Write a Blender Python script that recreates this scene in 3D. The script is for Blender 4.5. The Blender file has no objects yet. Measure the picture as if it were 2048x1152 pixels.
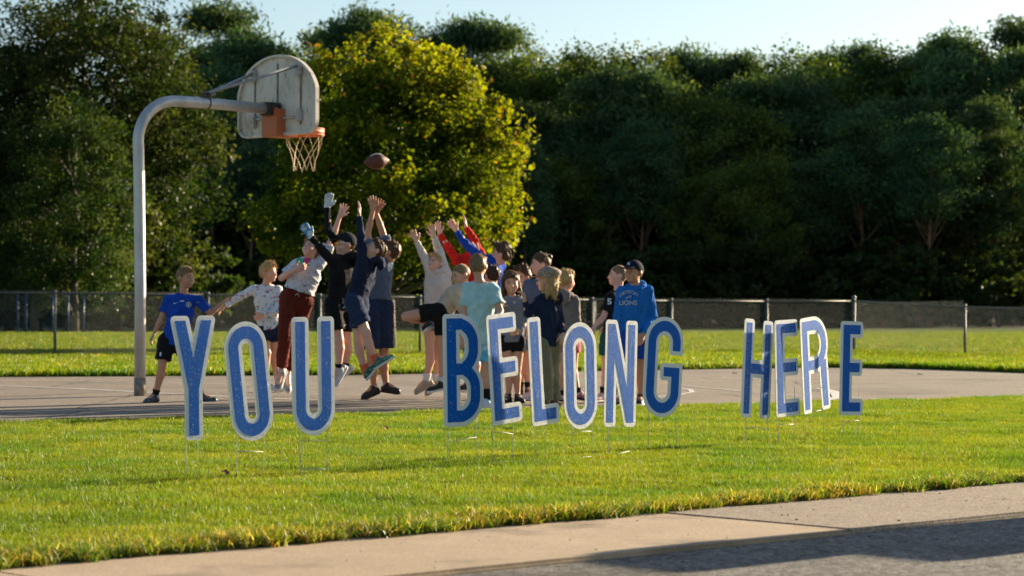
import bpy, bmesh, math, random
import numpy as np
from mathutils import Vector, Matrix
from mathutils.bvhtree import BVHTree
from mathutils.geometry import tessellate_polygon

R = math.radians
rng = np.random.default_rng(7)
random.seed(7)
scene = bpy.context.scene
COL = scene.collection

# ------------------------------------------------------------------ camera, light, exposure
W0, H0 = 2048.0, 1152.0
LENS = 80.0
FPX = LENS / 36.0 * W0
CAMH = 0.89
HORIZON = 630.0
PITCH = math.atan((HORIZON - H0 / 2) / FPX)
cd = bpy.data.cameras.new('camera')
cd.lens = LENS
cd.sensor_width = 36.0
cd.clip_start = 0.1
cd.clip_end = 3000
cd.dof.use_dof = True
cd.dof.focus_distance = 14.8
cd.dof.aperture_fstop = 4.5
cam = bpy.data.objects.new('camera', cd)
COL.objects.link(cam)
cam.location = (0, 0, CAMH)
cam.rotation_euler = (math.pi / 2 + PITCH, 0, 0)
scene.camera = cam

SUN_AZ = 41.0      # degrees from +X towards +Y (to the right and behind the scene)
SUN_EL = 14.0
world = bpy.data.worlds.new('World')
scene.world = world
world.use_nodes = True
wn = world.node_tree
sky = wn.nodes.new('ShaderNodeTexSky')
sky.sky_type = 'NISHITA'
sky.sun_disc = False
sky.sun_elevation = R(SUN_EL)
sky.sun_rotation = R(90 - SUN_AZ)
sky.air_density = 1.0
sky.dust_density = 1.0
sky.ozone_density = 1.9
wn.links.new(sky.outputs[0], wn.nodes['Background'].inputs[0])
wn.nodes['Background'].inputs[1].default_value = 0.058
SUN = Vector((math.cos(R(SUN_AZ)) * math.cos(R(SUN_EL)), math.sin(R(SUN_AZ)) * math.cos(R(SUN_EL)), math.sin(R(SUN_EL))))
sl = bpy.data.lights.new('sun', 'SUN')
sl.energy = 5.0
sl.angle = R(0.55)
sl.color = (1.0, 0.83, 0.58)
so = bpy.data.objects.new('sun', sl)
COL.objects.link(so)
so.rotation_euler = SUN.to_track_quat('Z', 'Y').to_euler()
scene.view_settings.view_transform = 'Standard'
scene.view_settings.look = 'None'
scene.view_settings.exposure = 1.6
scene.view_settings.gamma = 1
scene.view_settings.use_curve_mapping = False
scene.render.engine = 'CYCLES'
scene.cycles.use_denoising = True
scene.cycles.max_bounces = 6
scene.cycles.transparent_max_bounces = 8
scene.cycles.sample_clamp_indirect = 4.0

# ------------------------------------------------------------------ projection helpers (photo pixel -> place)
_cp, _sp = math.cos(PITCH), math.sin(PITCH)


def ray(px, py):
    x = (px - W0 / 2) / FPX
    y = (H0 / 2 - py) / FPX
    return Vector((x, _cp - y * _sp, _sp + y * _cp))


def G(px, py, z=0.0):
    r = ray(px, py)
    t = (z - CAMH) / r.z
    return Vector((r.x * t, r.y * t, z))


def W(px, py, d):
    r = ray(px, py)
    t = d / r.y
    return Vector((r.x * t, d, CAMH + r.z * t))


# ------------------------------------------------------------------ object helpers
def tag(o, label=None, cat=None, group=None, kind=None):
    if label: o['label'] = label
    if cat: o['category'] = cat
    if group: o['group'] = group
    if kind: o['kind'] = kind
    return o


def empty(name, loc, rotz=0.0, **k):
    o = bpy.data.objects.new(name, None)
    o.empty_display_size = 0.1
    o.location = loc
    o.rotation_euler = (0, 0, rotz)
    COL.objects.link(o)
    return tag(o, **k)


def link(name, me, m=None, parent=None, **k):
    o = bpy.data.objects.new(name, me)
    if m is not None and len(me.materials) == 0:
        me.materials.append(m)
    COL.objects.link(o)
    if parent is not None: o.parent = parent
    return tag(o, **k)


def np_mesh(name, V, F, m=None, smooth=True, uv=None):
    """V (n,3), F (k,3) or (k,4) arrays"""
    me = bpy.data.meshes.new(name)
    V = np.ascontiguousarray(V, dtype=np.float32)
    F = np.ascontiguousarray(F, dtype=np.int32)
    n = F.shape[1]
    me.vertices.add(len(V)); me.vertices.foreach_set('co', V.ravel())
    me.loops.add(F.size); me.loops.foreach_set('vertex_index', F.ravel())
    me.polygons.add(len(F)); me.polygons.foreach_set('loop_start', np.arange(0, F.size, n, dtype=np.int32))
    me.polygons.foreach_set('use_smooth', np.full(len(F), smooth, dtype=bool))
    me.update(calc_edges=True)
    if m: me.materials.append(m)
    return me


def color_attr(me, name, cols):
    a = me.attributes.new(name, 'FLOAT_COLOR', 'POINT')
    c = np.ones((len(cols), 4), dtype=np.float32); c[:, :3] = cols
    a.data.foreach_set('color', c.ravel())


def bm_mesh(name, bm, m=None, smooth=False):
    me = bpy.data.meshes.new(name)
    bm.normal_update()
    bm.to_mesh(me); bm.free()
    if smooth:
        for p in me.polygons: p.use_smooth = True
    if m: me.materials.append(m)
    return me


def box(bm, c, s, rot=None):
    M = Matrix.Translation(c) @ (rot.to_4x4() if rot is not None else Matrix.Identity(4)) @ Matrix.Diagonal((s[0], s[1], s[2], 1))
    return bmesh.ops.create_cube(bm, size=1.0, matrix=M)['verts']


def tube(bm, pts, rad, seg=8, cap=True):
    """sweep a circle along pts; rad a number or list"""
    pts = [Vector(p) for p in pts]
    n = len(pts)
    rads = rad if isinstance(rad, (list, tuple)) else [rad] * n
    rings = []
    t0 = (pts[1] - pts[0]).normalized()
    ref = Vector((0, 0, 1)) if abs(t0.z) < 0.9 else Vector((1, 0, 0))
    nrm = t0.cross(ref).normalized()
    for i in range(n):
        t = (pts[min(i + 1, n - 1)] - pts[max(i - 1, 0)])
        if t.length < 1e-9: t = t0
        t.normalize()
        nrm = (nrm - t * nrm.dot(t)).normalized()
        b = t.cross(nrm)
        rings.append([bm.verts.new(pts[i] + (nrm * math.cos(a) + b * math.sin(a)) * rads[i]) for a in [2 * math.pi * k / seg for k in range(seg)]])
    for i in range(n - 1):
        for k in range(seg):
            bm.faces.new((rings[i][k], rings[i][(k + 1) % seg], rings[i + 1][(k + 1) % seg], rings[i + 1][k]))
    if cap:
        bm.faces.new(rings[0][::-1]); bm.faces.new(rings[-1])
    return rings


# ------------------------------------------------------------------ material helpers
_mats = {}


def rgb(r, g, b): return (r, g, b, 1.0)


def mat(name, a, b=None, scale=20.0, rough=0.7, bump=0.0, bscale=None, spec=0.3, metal=0.0, trans=0.0, sss=0.0, detail=4.0, stretch=None, coat=0.0, sheen=0.0, lo=0.35, hi=0.65):
    """principled material: noise between colours a and b, noise bump"""
    if name in _mats: return _mats[name]
    m = bpy.data.materials.new(name); m.use_nodes = True
    nt = m.node_tree; N = nt.nodes; L = nt.links
    p = N['Principled BSDF']
    p.inputs['Roughness'].default_value = rough
    p.inputs['Metallic'].default_value = metal
    p.inputs['Specular IOR Level'].default_value = spec
    if coat: p.inputs['Coat Weight'].default_value = coat; p.inputs['Coat Roughness'].default_value = 0.15
    if sheen: p.inputs['Sheen Weight'].default_value = sheen; p.inputs['Sheen Tint'].default_value = rgb(*[min(1, c * 2.2 + .03) for c in (b or a)]); p.inputs['Sheen Roughness'].default_value = .35
    if trans: p.inputs['Transmission Weight'].default_value = trans
    if sss:
        p.inputs['Subsurface Weight'].default_value = sss
        p.inputs['Subsurface Radius'].default_value = (0.02, 0.008, 0.004)
        p.inputs['Subsurface Scale'].default_value = 0.5
    tc = N.new('ShaderNodeTexCoord')
    src = tc.outputs['Object']
    if stretch:
        mp = N.new('ShaderNodeMapping'); mp.inputs['Scale'].default_value = stretch
        L.new(src, mp.inputs[0]); src = mp.outputs[0]
    if b is None:
        p.inputs['Base Color'].default_value = rgb(*a)
    else:
        nz = N.new('ShaderNodeTexNoise'); nz.inputs['Scale'].default_value = scale; nz.inputs['Detail'].default_value = detail
        nz.inputs['Roughness'].default_value = 0.6
        L.new(src, nz.inputs['Vector'])
        cr = N.new('ShaderNodeValToRGB')
        cr.color_ramp.elements[0].position = lo; cr.color_ramp.elements[0].color = rgb(*a)
        cr.color_ramp.elements[1].position = hi; cr.color_ramp.elements[1].color = rgb(*b)
        L.new(nz.outputs['Fac'], cr.inputs[0]); L.new(cr.outputs[0], p.inputs['Base Color'])
    if bump:
        nb = N.new('ShaderNodeTexNoise'); nb.inputs['Scale'].default_value = bscale or scale * 3; nb.inputs['Detail'].default_value = 5
        L.new(src, nb.inputs['Vector'])
        bn = N.new('ShaderNodeBump'); bn.inputs['Strength'].default_value = bump; bn.inputs['Distance'].default_value = 0.01
        L.new(nb.outputs['Fac'], bn.inputs['Height']); L.new(bn.outputs[0], p.inputs['Normal'])
    _mats[name] = m
    return m


def leaf_mat(name, trans=0.5, gloss=0.25, attr='tint', objvar=0.0, tboost=1.5):
    if name in _mats: return _mats[name]
    m = bpy.data.materials.new(name); m.use_nodes = True
    nt = m.node_tree; N = nt.nodes; L = nt.links
    N.remove(N['Principled BSDF']); out = N['Material Output']
    at = N.new('ShaderNodeAttribute'); at.attribute_name = attr
    col = at.outputs['Color']
    if name == 'grass_blades':
        gp = N.new('ShaderNodeNewGeometry'); zn = N.new('ShaderNodeTexNoise'); zn.inputs['Scale'].default_value = 1.1; zn.inputs['Detail'].default_value = 4
        L.new(gp.outputs['Position'], zn.inputs[0]); zr = N.new('ShaderNodeValToRGB'); zr.color_ramp.elements[0].position = .36; zr.color_ramp.elements[1].position = .64
        zr.color_ramp.elements[0].color = (.64, .85, .80, 1); zr.color_ramp.elements[1].color = (1.28, 1.13, 1.0, 1); L.new(zn.outputs[0], zr.inputs[0])
        zm = N.new('ShaderNodeMixRGB'); zm.blend_type = 'MULTIPLY'; zm.inputs[0].default_value = 1; L.new(col, zm.inputs[1]); L.new(zr.outputs[0], zm.inputs[2]); col = zm.outputs[0]
    if objvar:
        oi = N.new('ShaderNodeObjectInfo')
        hs = N.new('ShaderNodeHueSaturation')
        mr = N.new('ShaderNodeMapRange'); mr.inputs['To Min'].default_value = 1 - objvar; mr.inputs['To Max'].default_value = 1 + objvar
        L.new(oi.outputs['Random'], mr.inputs['Value']); L.new(mr.outputs[0], hs.inputs['Value'])
        mr2 = N.new('ShaderNodeMapRange'); mr2.inputs['To Min'].default_value = 0.485; mr2.inputs['To Max'].default_value = 0.515
        L.new(oi.outputs['Random'], mr2.inputs['Value']); L.new(mr2.outputs[0], hs.inputs['Hue'])
        L.new(col, hs.inputs['Color']); col = hs.outputs[0]
    df = N.new('ShaderNodeBsdfDiffuse'); L.new(col, df.inputs[0])
    tr = N.new('ShaderNodeBsdfTranslucent')
    gm = N.new('ShaderNodeMixRGB'); gm.blend_type = 'MULTIPLY'; gm.inputs[0].default_value = 1
    gm.inputs[2].default_value = (tboost * 1.06, tboost * 1.03, tboost * 0.3, 1)
    L.new(col, gm.inputs[1]); L.new(gm.outputs[0], tr.inputs[0])
    mx = N.new('ShaderNodeMixShader'); mx.inputs[0].default_value = trans
    L.new(df.outputs[0], mx.inputs[1]); L.new(tr.outputs[0], mx.inputs[2])
    gl = N.new('ShaderNodeBsdfGlossy'); gl.inputs['Roughness'].default_value = 0.5
    fr = N.new('ShaderNodeFresnel'); fr.inputs[0].default_value = 1.4
    ml = N.new('ShaderNodeMath'); ml.operation = 'MULTIPLY'; ml.inputs[1].default_value = gloss
    L.new(fr.outputs[0], ml.inputs[0])
    m2 = N.new('ShaderNodeMixShader'); L.new(ml.outputs[0], m2.inputs[0])
    L.new(mx.outputs[0], m2.inputs[1]); L.new(gl.outputs[0], m2.inputs[2])
    L.new(m2.outputs[0], out.inputs['Surface'])
    _mats[name] = m
    return m


def surf_mat(name, cols, fine=400, mid=6, big=0.6, rough=0.9, bump=0.4, crack=0.0, speck=0.35, dirt=None):
    """weathered ground surface: large blotches, mid noise, fine aggregate"""
    if name in _mats: return _mats[name]
    m = bpy.data.materials.new(name); m.use_nodes = True
    nt = m.node_tree; N = nt.nodes; L = nt.links
    p = N['Principled BSDF']; p.inputs['Roughness'].default_value = rough; p.inputs['Specular IOR Level'].default_value = 0.25
    g = N.new('ShaderNodeNewGeometry')

    def noise(sc, det=4, rg=0.6):
        z = N.new('ShaderNodeTexNoise'); z.inputs['Scale'].default_value = sc; z.inputs['Detail'].default_value = det
        z.inputs['Roughness'].default_value = rg
        L.new(g.outputs['Position'], z.inputs['Vector']); return z.outputs['Fac']

    def ramp(f, lo, hi):
        r = N.new('ShaderNodeMapRange'); r.inputs['From Min'].default_value = lo; r.inputs['From Max'].default_value = hi
        L.new(f, r.inputs['Value']); return r.outputs[0]

    def mix(f, a, b, mode='MIX'):
        x = N.new('ShaderNodeMixRGB'); x.blend_type = mode
        if isinstance(f, float): x.inputs[0].default_value = f
        else: L.new(f, x.inputs[0])
        for i, c in ((1, a), (2, b)):
            if isinstance(c, tuple): x.inputs[i].default_value = rgb(*c)
            else: L.new(c, x.inputs[i])
        return x.outputs[0]
    c = mix(ramp(noise(big), .35, .65), cols[0], cols[1])
    c = mix(ramp(noise(mid), .3, .75), c, cols[2])
    if dirt:
        c = mix(ramp(noise(big * 1.7 + .13, 5, .6), .52, .66), c, dirt)
    f = noise(fine, 2, .7)
    vz = N.new('ShaderNodeTexVoronoi'); vz.inputs['Scale'].default_value = fine * .35
    L.new(g.outputs['Position'], vz.inputs['Vector'])
    sp = ramp(f, .35, .65)
    c = mix(speck, c, mix(sp, (0.02, 0.02, 0.02), (0.95, 0.9, 0.82)), 'OVERLAY')
    c = mix(speck * .7, c, mix(ramp(vz.outputs['Color'], .15, .85), (0.1, 0.1, 0.1), (0.9, 0.9, 0.9)), 'OVERLAY')
    if crack:
        v = N.new('ShaderNodeTexVoronoi'); v.feature = 'DISTANCE_TO_EDGE'; v.inputs['Scale'].default_value = crack
        wp = N.new('ShaderNodeMixRGB'); wp.inputs[0].default_value = .12
        nz = N.new('ShaderNodeTexNoise'); nz.inputs['Scale'].default_value = crack * 4
        L.new(g.outputs['Position'], nz.inputs['Vector'])
        L.new(g.outputs['Position'], wp.inputs[1]); L.new(nz.outputs['Color'], wp.inputs[2])
        L.new(wp.outputs[0], v.inputs['Vector'])
        c = mix(ramp(v.outputs['Distance'], 0.0, .006), (0.03, 0.028, 0.025), c)
    L.new(c, p.inputs['Base Color'])
    b = N.new('ShaderNodeBump'); b.inputs['Strength'].default_value = bump; b.inputs['Distance'].default_value = .004
    L.new(f, b.inputs['Height']); L.new(b.outputs[0], p.inputs['Normal'])
    _mats[name] = m
    return m


# ------------------------------------------------------------------ implicit surface engine (people, ball, bins)
def _v(a): return np.array(a, dtype=np.float32)


class Field:
    def __init__(s, lo, hi, h):
        s.h = h; s.lo = _v(lo)
        s.n = np.maximum(((_v(hi) - s.lo) / h).astype(int) + 2, 4)
        s.F = np.full(s.n, 1.0, dtype=np.float32)
        s.ax = [s.lo[i] + h * np.arange(s.n[i], dtype=np.float32) for i in range(3)]

    def block(s, lo, hi):
        i0 = np.clip(((_v(lo) - s.lo) / s.h).astype(int), 0, s.n - 1)
        i1 = np.clip(((_v(hi) - s.lo) / s.h).astype(int) + 2, 1, s.n)
        sl_ = tuple(slice(i0[k], i1[k]) for k in range(3))
        X = s.ax[0][sl_[0]][:, None, None]; Y = s.ax[1][sl_[1]][None, :, None]; Z = s.ax[2][sl_[2]][None, None, :]
        return sl_, X, Y, Z

    def put(s, sl_, d, k, sub):
        A = s.F[sl_]
        if sub:
            d = -d
            h = np.maximum(k - np.abs(A - d), 0) / max(k, 1e-6)
            s.F[sl_] = np.maximum(A, d) + h * h * k * .25
        else:
            h = np.maximum(k - np.abs(A - d), 0) / max(k, 1e-6)
            s.F[sl_] = np.minimum(A, d) - h * h * k * .25

    def cap(s, a, b, ra, rb, lat=None, e=1.0, k=.02, cuta=None, cutb=None, sub=False):
        """tapered capsule a-b; with lat the depth axis is squashed by e; cuta/cutb: flat end at that end"""
        a = _v(a); b = _v(b)
        m = max(ra, rb) * max(1, e) + k + .02
        sl_, X, Y, Z = s.block(np.minimum(a, b) - m, np.maximum(a, b) + m)
        d = b - a; L2 = max(float(d @ d), 1e-9); L = math.sqrt(L2); u = d / L
        px, py, pz = X - a[0], Y - a[1], Z - a[2]
        tt = (px * d[0] + py * d[1] + pz * d[2]) / L2
        t = np.clip(tt, 0, 1)
        qx, qy, qz = px - t * d[0], py - t * d[1], pz - t * d[2]
        q2 = qx * qx + qy * qy + qz * qz
        if lat is not None and e != 1.0:
            l = _v(lat); l = l - u * (l @ u); l /= max(np.linalg.norm(l), 1e-6); f = np.cross(u, l)
            qf = qx * f[0] + qy * f[1] + qz * f[2]
            q2 = q2 - qf * qf + (qf / e) ** 2
            D = np.sqrt(q2) - (ra + (rb - ra) * t)
            D = D * min(1.0, .5 + .5 * e)
        else:
            D = np.sqrt(q2) - (ra + (rb - ra) * t)
        if cutb is not None: D = np.maximum(D, (tt - 1) * L - cutb)
        if cuta is not None: D = np.maximum(D, -tt * L - cuta)
        s.put(sl_, D, k, sub)

    def ell(s, c, r, ax, k=.02, sub=False):
        """ellipsoid centre c, radii r along axes ax (3 vectors)"""
        c = _v(c); m = max(r) + k + .02
        sl_, X, Y, Z = s.block(c - m, c + m)
        px, py, pz = X - c[0], Y - c[1], Z - c[2]
        q = 0
        for i in range(3):
            a = _v(ax[i]); q = q + ((px * a[0] + py * a[1] + pz * a[2]) / r[i]) ** 2
        q = np.sqrt(q)
        s.put(sl_, (q - 1) * min(r) * np.maximum(.5, 1), k, sub)

    def plane(s, c, n):
        """keep the side where (p-c).n < 0"""
        n = _v(n); n = n / np.linalg.norm(n)
        X = s.ax[0][:, None, None]; Y = s.ax[1][None, :, None]; Z = s.ax[2][None, None, :]
        s.F = np.maximum(s.F, (X - c[0]) * n[0] + (Y - c[1]) * n[1] + (Z - c[2]) * n[2])

    def add(s, fn):
        X = s.ax[0][:, None, None]; Y = s.ax[1][None, :, None]; Z = s.ax[2][None, None, :]
        s.F = s.F + fn(X, Y, Z).astype(np.float32)

    def mesh(s):
        F = s.F
        F[0] = F[-1] = 1; F[:, 0] = F[:, -1] = 1; F[:, :, 0] = F[:, :, -1] = 1
        I = F < 0
        c = np.zeros(tuple(np.array(I.shape) - 1), dtype=np.int8)
        offs = [(i, j, k) for i in (0, 1) for j in (0, 1) for k in (0, 1)]
        nx, ny, nz = c.shape
        for i, j, k in offs: c += I[i:i + nx, j:j + ny, k:k + nz]
        act = np.argwhere((c > 0) & (c < 8))
        idx = np.full(c.shape, -1, dtype=np.int32)
        idx[act[:, 0], act[:, 1], act[:, 2]] = np.arange(len(act))
        val = {o: F[act[:, 0] + o[0], act[:, 1] + o[1], act[:, 2] + o[2]] for o in offs}
        acc = np.zeros((len(act), 3), dtype=np.float32); cnt = np.zeros(len(act), dtype=np.float32)
        for o in offs:
            for x in range(3):
                if o[x] == 0:
                    o2 = tuple(1 if q == x else o[q] for q in range(3))
                    v0, v1 = val[o], val[o2]
                    mk = (v0 < 0) != (v1 < 0)
                    t = np.where(mk, v0 / np.where(mk, v0 - v1, 1), 0)
                    p = np.tile(np.array(o, dtype=np.float32), (len(act), 1)); p[:, x] = t
                    acc += p * mk[:, None]; cnt += mk
        V = s.lo + s.h * (act + acc / np.maximum(cnt, 1)[:, None])
        Q = []
        for x in range(3):
            y, z = (x + 1) % 3, (x + 2) % 3
            A = I.take(range(0, I.shape[x] - 1), axis=x); B = I.take(range(1, I.shape[x]), axis=x)
            e = np.argwhere(A != B)
            e = e[(e[:, y] > 0) & (e[:, z] > 0) & (e[:, y] < c.shape[y]) & (e[:, z] < c.shape[z])]
            ins = I[e[:, 0], e[:, 1], e[:, 2]]
            def g(dy, dz):
                q = e.copy(); q[:, y] -= dy; q[:, z] -= dz
                return idx[q[:, 0], q[:, 1], q[:, 2]]
            q4 = np.stack([g(1, 1), g(0, 1), g(0, 0), g(1, 0)], 1)
            q4[~ins] = q4[~ins][:, ::-1]
            Q.append(q4)
        Q = np.concatenate(Q)
        Q = Q[(Q >= 0).all(1)]
        return V.astype(np.float32), Q


def vnormals(V, Q):
    a = V[Q[:, 2]] - V[Q[:, 0]]; b = V[Q[:, 3]] - V[Q[:, 1]]
    n = np.cross(a, b); N = np.zeros_like(V)
    for i in range(4): np.add.at(N, Q[:, i], n)
    return N / np.maximum(np.linalg.norm(N, axis=1, keepdims=True), 1e-9)


def relax(V, Q, it=1, w=.5):
    E = np.concatenate([Q[:, [0, 1]], Q[:, [1, 2]], Q[:, [2, 3]], Q[:, [3, 0]]])
    for _ in range(it):
        S = np.zeros_like(V); c = np.zeros(len(V), dtype=np.float32)
        np.add.at(S, E[:, 0], V[E[:, 1]]); np.add.at(S, E[:, 1], V[E[:, 0]])
        np.add.at(c, E[:, 0], 1); np.add.at(c, E[:, 1], 1)
        V = V * (1 - w) + w * S / np.maximum(c, 1)[:, None]
    return V


def wrinkle(V, Q, amp, seed, freq=26.0):
    """soft ridged folds pushed along the normals"""
    r = np.random.default_rng(seed)
    N = vnormals(V, Q)
    h = np.zeros(len(V), dtype=np.float32)
    warp = np.zeros_like(V)
    for i in range(3):
        kk = r.normal(size=3); kk = kk / np.linalg.norm(kk) * freq * .35
        warp += np.sin(V @ kk + r.uniform(0, 6))[:, None] * r.normal(size=3) * .03
    P = V + warp
    for i in range(6):
        kk = r.normal(size=3) * np.array([1, 1, .8]); kk = kk / np.linalg.norm(kk) * freq * r.uniform(.6, 2.2)
        s_ = np.sin(P @ kk + r.uniform(0, 6))
        h += (1 - np.abs(s_)) ** 2 * r.uniform(.5, 1)
    h = h / 6 - .33
    return V + N * (h * amp * 3.0)[:, None]


# ------------------------------------------------------------------ 2D shapes -> contours -> plates
def sd_box(x, y, x0, x1, y0, y1):
    dx = np.maximum(x0 - x, x - x1); dy = np.maximum(y0 - y, y - y1)
    return np.minimum(np.maximum(dx, dy), 0) + np.hypot(np.maximum(dx, 0), np.maximum(dy, 0))


def sd_poly(x, y, P):
    P = np.array(P, float); d = np.full(np.shape(x), 1e9); s = np.ones(np.shape(x))
    n = len(P); j = n - 1
    for i in range(n):
        ex, ey = P[j] - P[i]; wx, wy = x - P[i][0], y - P[i][1]
        t = np.clip((wx * ex + wy * ey) / (ex * ex + ey * ey), 0, 1)
        d = np.minimum(d, (wx - ex * t) ** 2 + (wy - ey * t) ** 2)
        c1 = y >= P[i][1]; c2 = y < P[j][1]; c3 = ex * wy > ey * wx
        f = (c1 & c2 & c3) | (~c1 & ~c2 & ~c3)
        s = np.where(f, -s, s); j = i
    return s * np.sqrt(d)


def sd_rbox(x, y, x0, x1, y0, y1, rl, rr, rt=None, rbm=None):
    """box whose left / right corners have radii rl / rr"""
    cx, cy = (x0 + x1) / 2, (y0 + y1) / 2
    px, py = x - cx, y - cy
    r = np.where(px > 0, rr, rl)
    qx = np.abs(px) - (x1 - x0) / 2 + r; qy = np.abs(py) - (y1 - y0) / 2 + r
    return np.minimum(np.maximum(qx, qy), 0) + np.hypot(np.maximum(qx, 0), np.maximum(qy, 0)) - r


def contours(fn, x0, x1, y0, y1, h):
    xs = np.arange(x0, x1 + h, h); ys = np.arange(y0, y1 + h, h)
    X, Y = np.meshgrid(xs, ys, indexing='ij'); F = fn(X, Y)
    F = np.where(F == 0, 1e-9, F); I = F < 0
    cells = np.argwhere(~((I[:-1, :-1] == I[1:, :-1]) & (I[:-1, :-1] == I[:-1, 1:]) & (I[:-1, :-1] == I[1:, 1:])))
    nxt = {}; pos = {}

    def ek(i, j, i2, j2):
        key = (i, j, i2, j2) if (i, j) <= (i2, j2) else (i2, j2, i, j)
        if key not in pos:
            a, b = F[i, j], F[i2, j2]; t = a / (a - b)
            pos[key] = (xs[i] + (xs[i2] - xs[i]) * t, ys[j] + (ys[j2] - ys[j]) * t)
        return key
    for i, j in cells:
        cs = [(i, j), (i + 1, j), (i + 1, j + 1), (i, j + 1)]
        outp = []; inp = []
        for q in range(4):
            a, b = cs[q], cs[(q + 1) % 4]
            if I[a] and not I[b]: outp.append(ek(*a, *b))
            if not I[a] and I[b]: inp.append(ek(*a, *b))
        for a, b in zip(outp, inp): nxt[a] = b
    loops = []
    while nxt:
        k0 = next(iter(nxt)); lp = []; k = k0
        while k in nxt:
            lp.append(pos[k]); k = nxt.pop(k)
        if len(lp) > 6: loops.append(simplify(lp, h * .12))
    return loops


def simplify(P, tol):
    P = np.array(P); n = len(P)
    i0 = 0; i1 = int(np.argmax(((P - P[0]) ** 2).sum(1)))
    keep = {i0, i1}

    def dp(a, b):
        if b - a < 2: return
        A, B = P[a % n], P[b % n]; d = B - A; L = np.hypot(*d) + 1e-12
        idx = np.arange(a + 1, b); q = P[idx % n] - A
        e = np.abs(q[:, 0] * d[1] - q[:, 1] * d[0]) / L
        m = int(np.argmax(e))
        if e[m] > tol:
            keep.add(int(idx[m] % n)); dp(a, int(idx[m])); dp(int(idx[m]), b)
    dp(i0, i1); dp(i1, n)
    return [tuple(P[i]) for i in sorted(keep)]


def plate(name, loops, z0, z1, m, bevel=0.0):
    """solid of contour loops between z0 and z1 (local x,y,z)"""
    flat = [p for l in loops for p in l]
    tris = tessellate_polygon([[Vector((p[0], p[1], 0)) for p in l] for l in loops])
    n = len(flat); V = [(x, y, z1) for x, y in flat] + [(x, y, z0) for x, y in flat]
    F = []
    for t in tris:
        a, b, c = [Vector(flat[i]) for i in t]
        ccw = (b - a).cross(c - a) > 0 if hasattr((b - a), 'cross') else True
        t = t if ccw else t[::-1]
        F.append(tuple(t)); F.append(tuple(i + n for i in t[::-1]))
    k = 0
    for l in loops:
        for i in range(len(l)):
            a, b = k + i, k + (i + 1) % len(l)
            F.append((a, a + n, b + n, b))
        k += len(l)
    me = bpy.data.meshes.new(name); me.from_pydata(V, [], F)
    bm = bmesh.new(); bm.from_mesh(me); bmesh.ops.recalc_face_normals(bm, faces=bm.faces); bm.to_mesh(me); bm.free()
    if m: me.materials.append(m)
    return me


# ================================================================== THE SETTING
# lines of the place
LA, LB = G(0, 1135), G(2048, 962)          # lawn edge along the pavement
CA, CB = G(850, 1152), G(2048, 1025)       # kerb edge
cdir = (LB - LA).normalized()
cper = Vector((cdir.y, -cdir.x, 0))        # towards the camera / road side
walk_w = (CB - LA).dot(cper)
KA, KB = G(0, 852), G(2048, 800)           # near edge of the court
kdir = (KB - KA).normalized()


def poly_sheet(name, pts, z, m, **k):
    me = bpy.data.meshes.new(name)
    me.from_pydata([(p[0], p[1], z) for p in pts], [], [tuple(range(len(pts)))])
    bm = bmesh.new(); bm.from_mesh(me); bmesh.ops.recalc_face_normals(bm, faces=bm.faces)
    for f in bm.faces:
        if f.normal.z < 0: f.normal_flip()
    bm.to_mesh(me); bm.free()
    return link(name, me, m, kind='structure', **k)


m_soil = surf_mat('soil', [(0.05, 0.07, 0.015), (0.07, 0.085, 0.02), (0.045, 0.05, 0.015)], fine=90, mid=3, big=.3, bump=.8)
m_road = surf_mat('asphalt_road', [(0.15, 0.145, 0.14), (0.18, 0.17, 0.16), (0.13, 0.126, 0.122)], fine=110, mid=4, big=.5, bump=1.0, speck=.9, dirt=(.085, .08, .075))
m_court = surf_mat('asphalt_court', [(0.235, 0.192, 0.152), (0.27, 0.222, 0.178), (0.20, 0.167, 0.135)], fine=120, mid=1.4, big=.25, bump=.5, speck=.4, crack=.3, dirt=(.15, .125, .10))
m_conc = surf_mat('concrete_beige', [(0.42, 0.315, 0.215), (0.47, 0.355, 0.245), (0.37, 0.28, 0.19)], fine=300, mid=3, big=.7, bump=.25, speck=.22, dirt=(0.20, 0.155, 0.11))
m_conc2 = surf_mat('concrete_grey', [(0.30, 0.25, 0.195), (0.34, 0.28, 0.215), (0.26, 0.22, 0.18)], fine=260, mid=3, big=.7, bump=.6, speck=.6)
m_floor = surf_mat('forest_floor', [(0.025, 0.02, 0.012), (0.035, 0.028, 0.016), (0.02, 0.02, 0.01)], fine=8, mid=.4, big=.05)

B = 700
pa = LA - cdir * 200; pb = LB + cdir * 400
poly_sheet('road', [tuple(LA - cdir * 60 + cper * (walk_w - .10)), tuple(LA + cdir * 90 + cper * (walk_w - .10)), tuple(LA + cdir * 90 + cper * 40), tuple(LA - cdir * 60 + cper * 40)], -0.018, m_road)
lawn_m = bpy.data.materials.new('lawn'); lawn_m.use_nodes = True
nt = lawn_m.node_tree; N = nt.nodes; L = nt.links; p = N['Principled BSDF']; p.inputs['Roughness'].default_value = 1; p.inputs['Specular IOR Level'].default_value = .1
g = N.new('ShaderNodeNewGeometry'); mp = N.new('ShaderNodeMapping'); mp.inputs['Scale'].default_value = (1, .35, 1); L.new(g.outputs['Position'], mp.inputs[0])
nz = N.new('ShaderNodeTexNoise'); nz.inputs['Scale'].default_value = 2.5; nz.inputs['Detail'].default_value = 9; nz.inputs['Roughness'].default_value = .75; L.new(mp.outputs[0], nz.inputs[0])
cr = N.new('ShaderNodeValToRGB'); cr.color_ramp.elements[0].position = .3; cr.color_ramp.elements[0].color = (.055, .095, .007, 1); cr.color_ramp.elements[1].position = .7; cr.color_ramp.elements[1].color = (.13, .185, .014, 1)
L.new(nz.outputs[0], cr.inputs[0]); L.new(cr.outputs[0], p.inputs['Base Color'])
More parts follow.
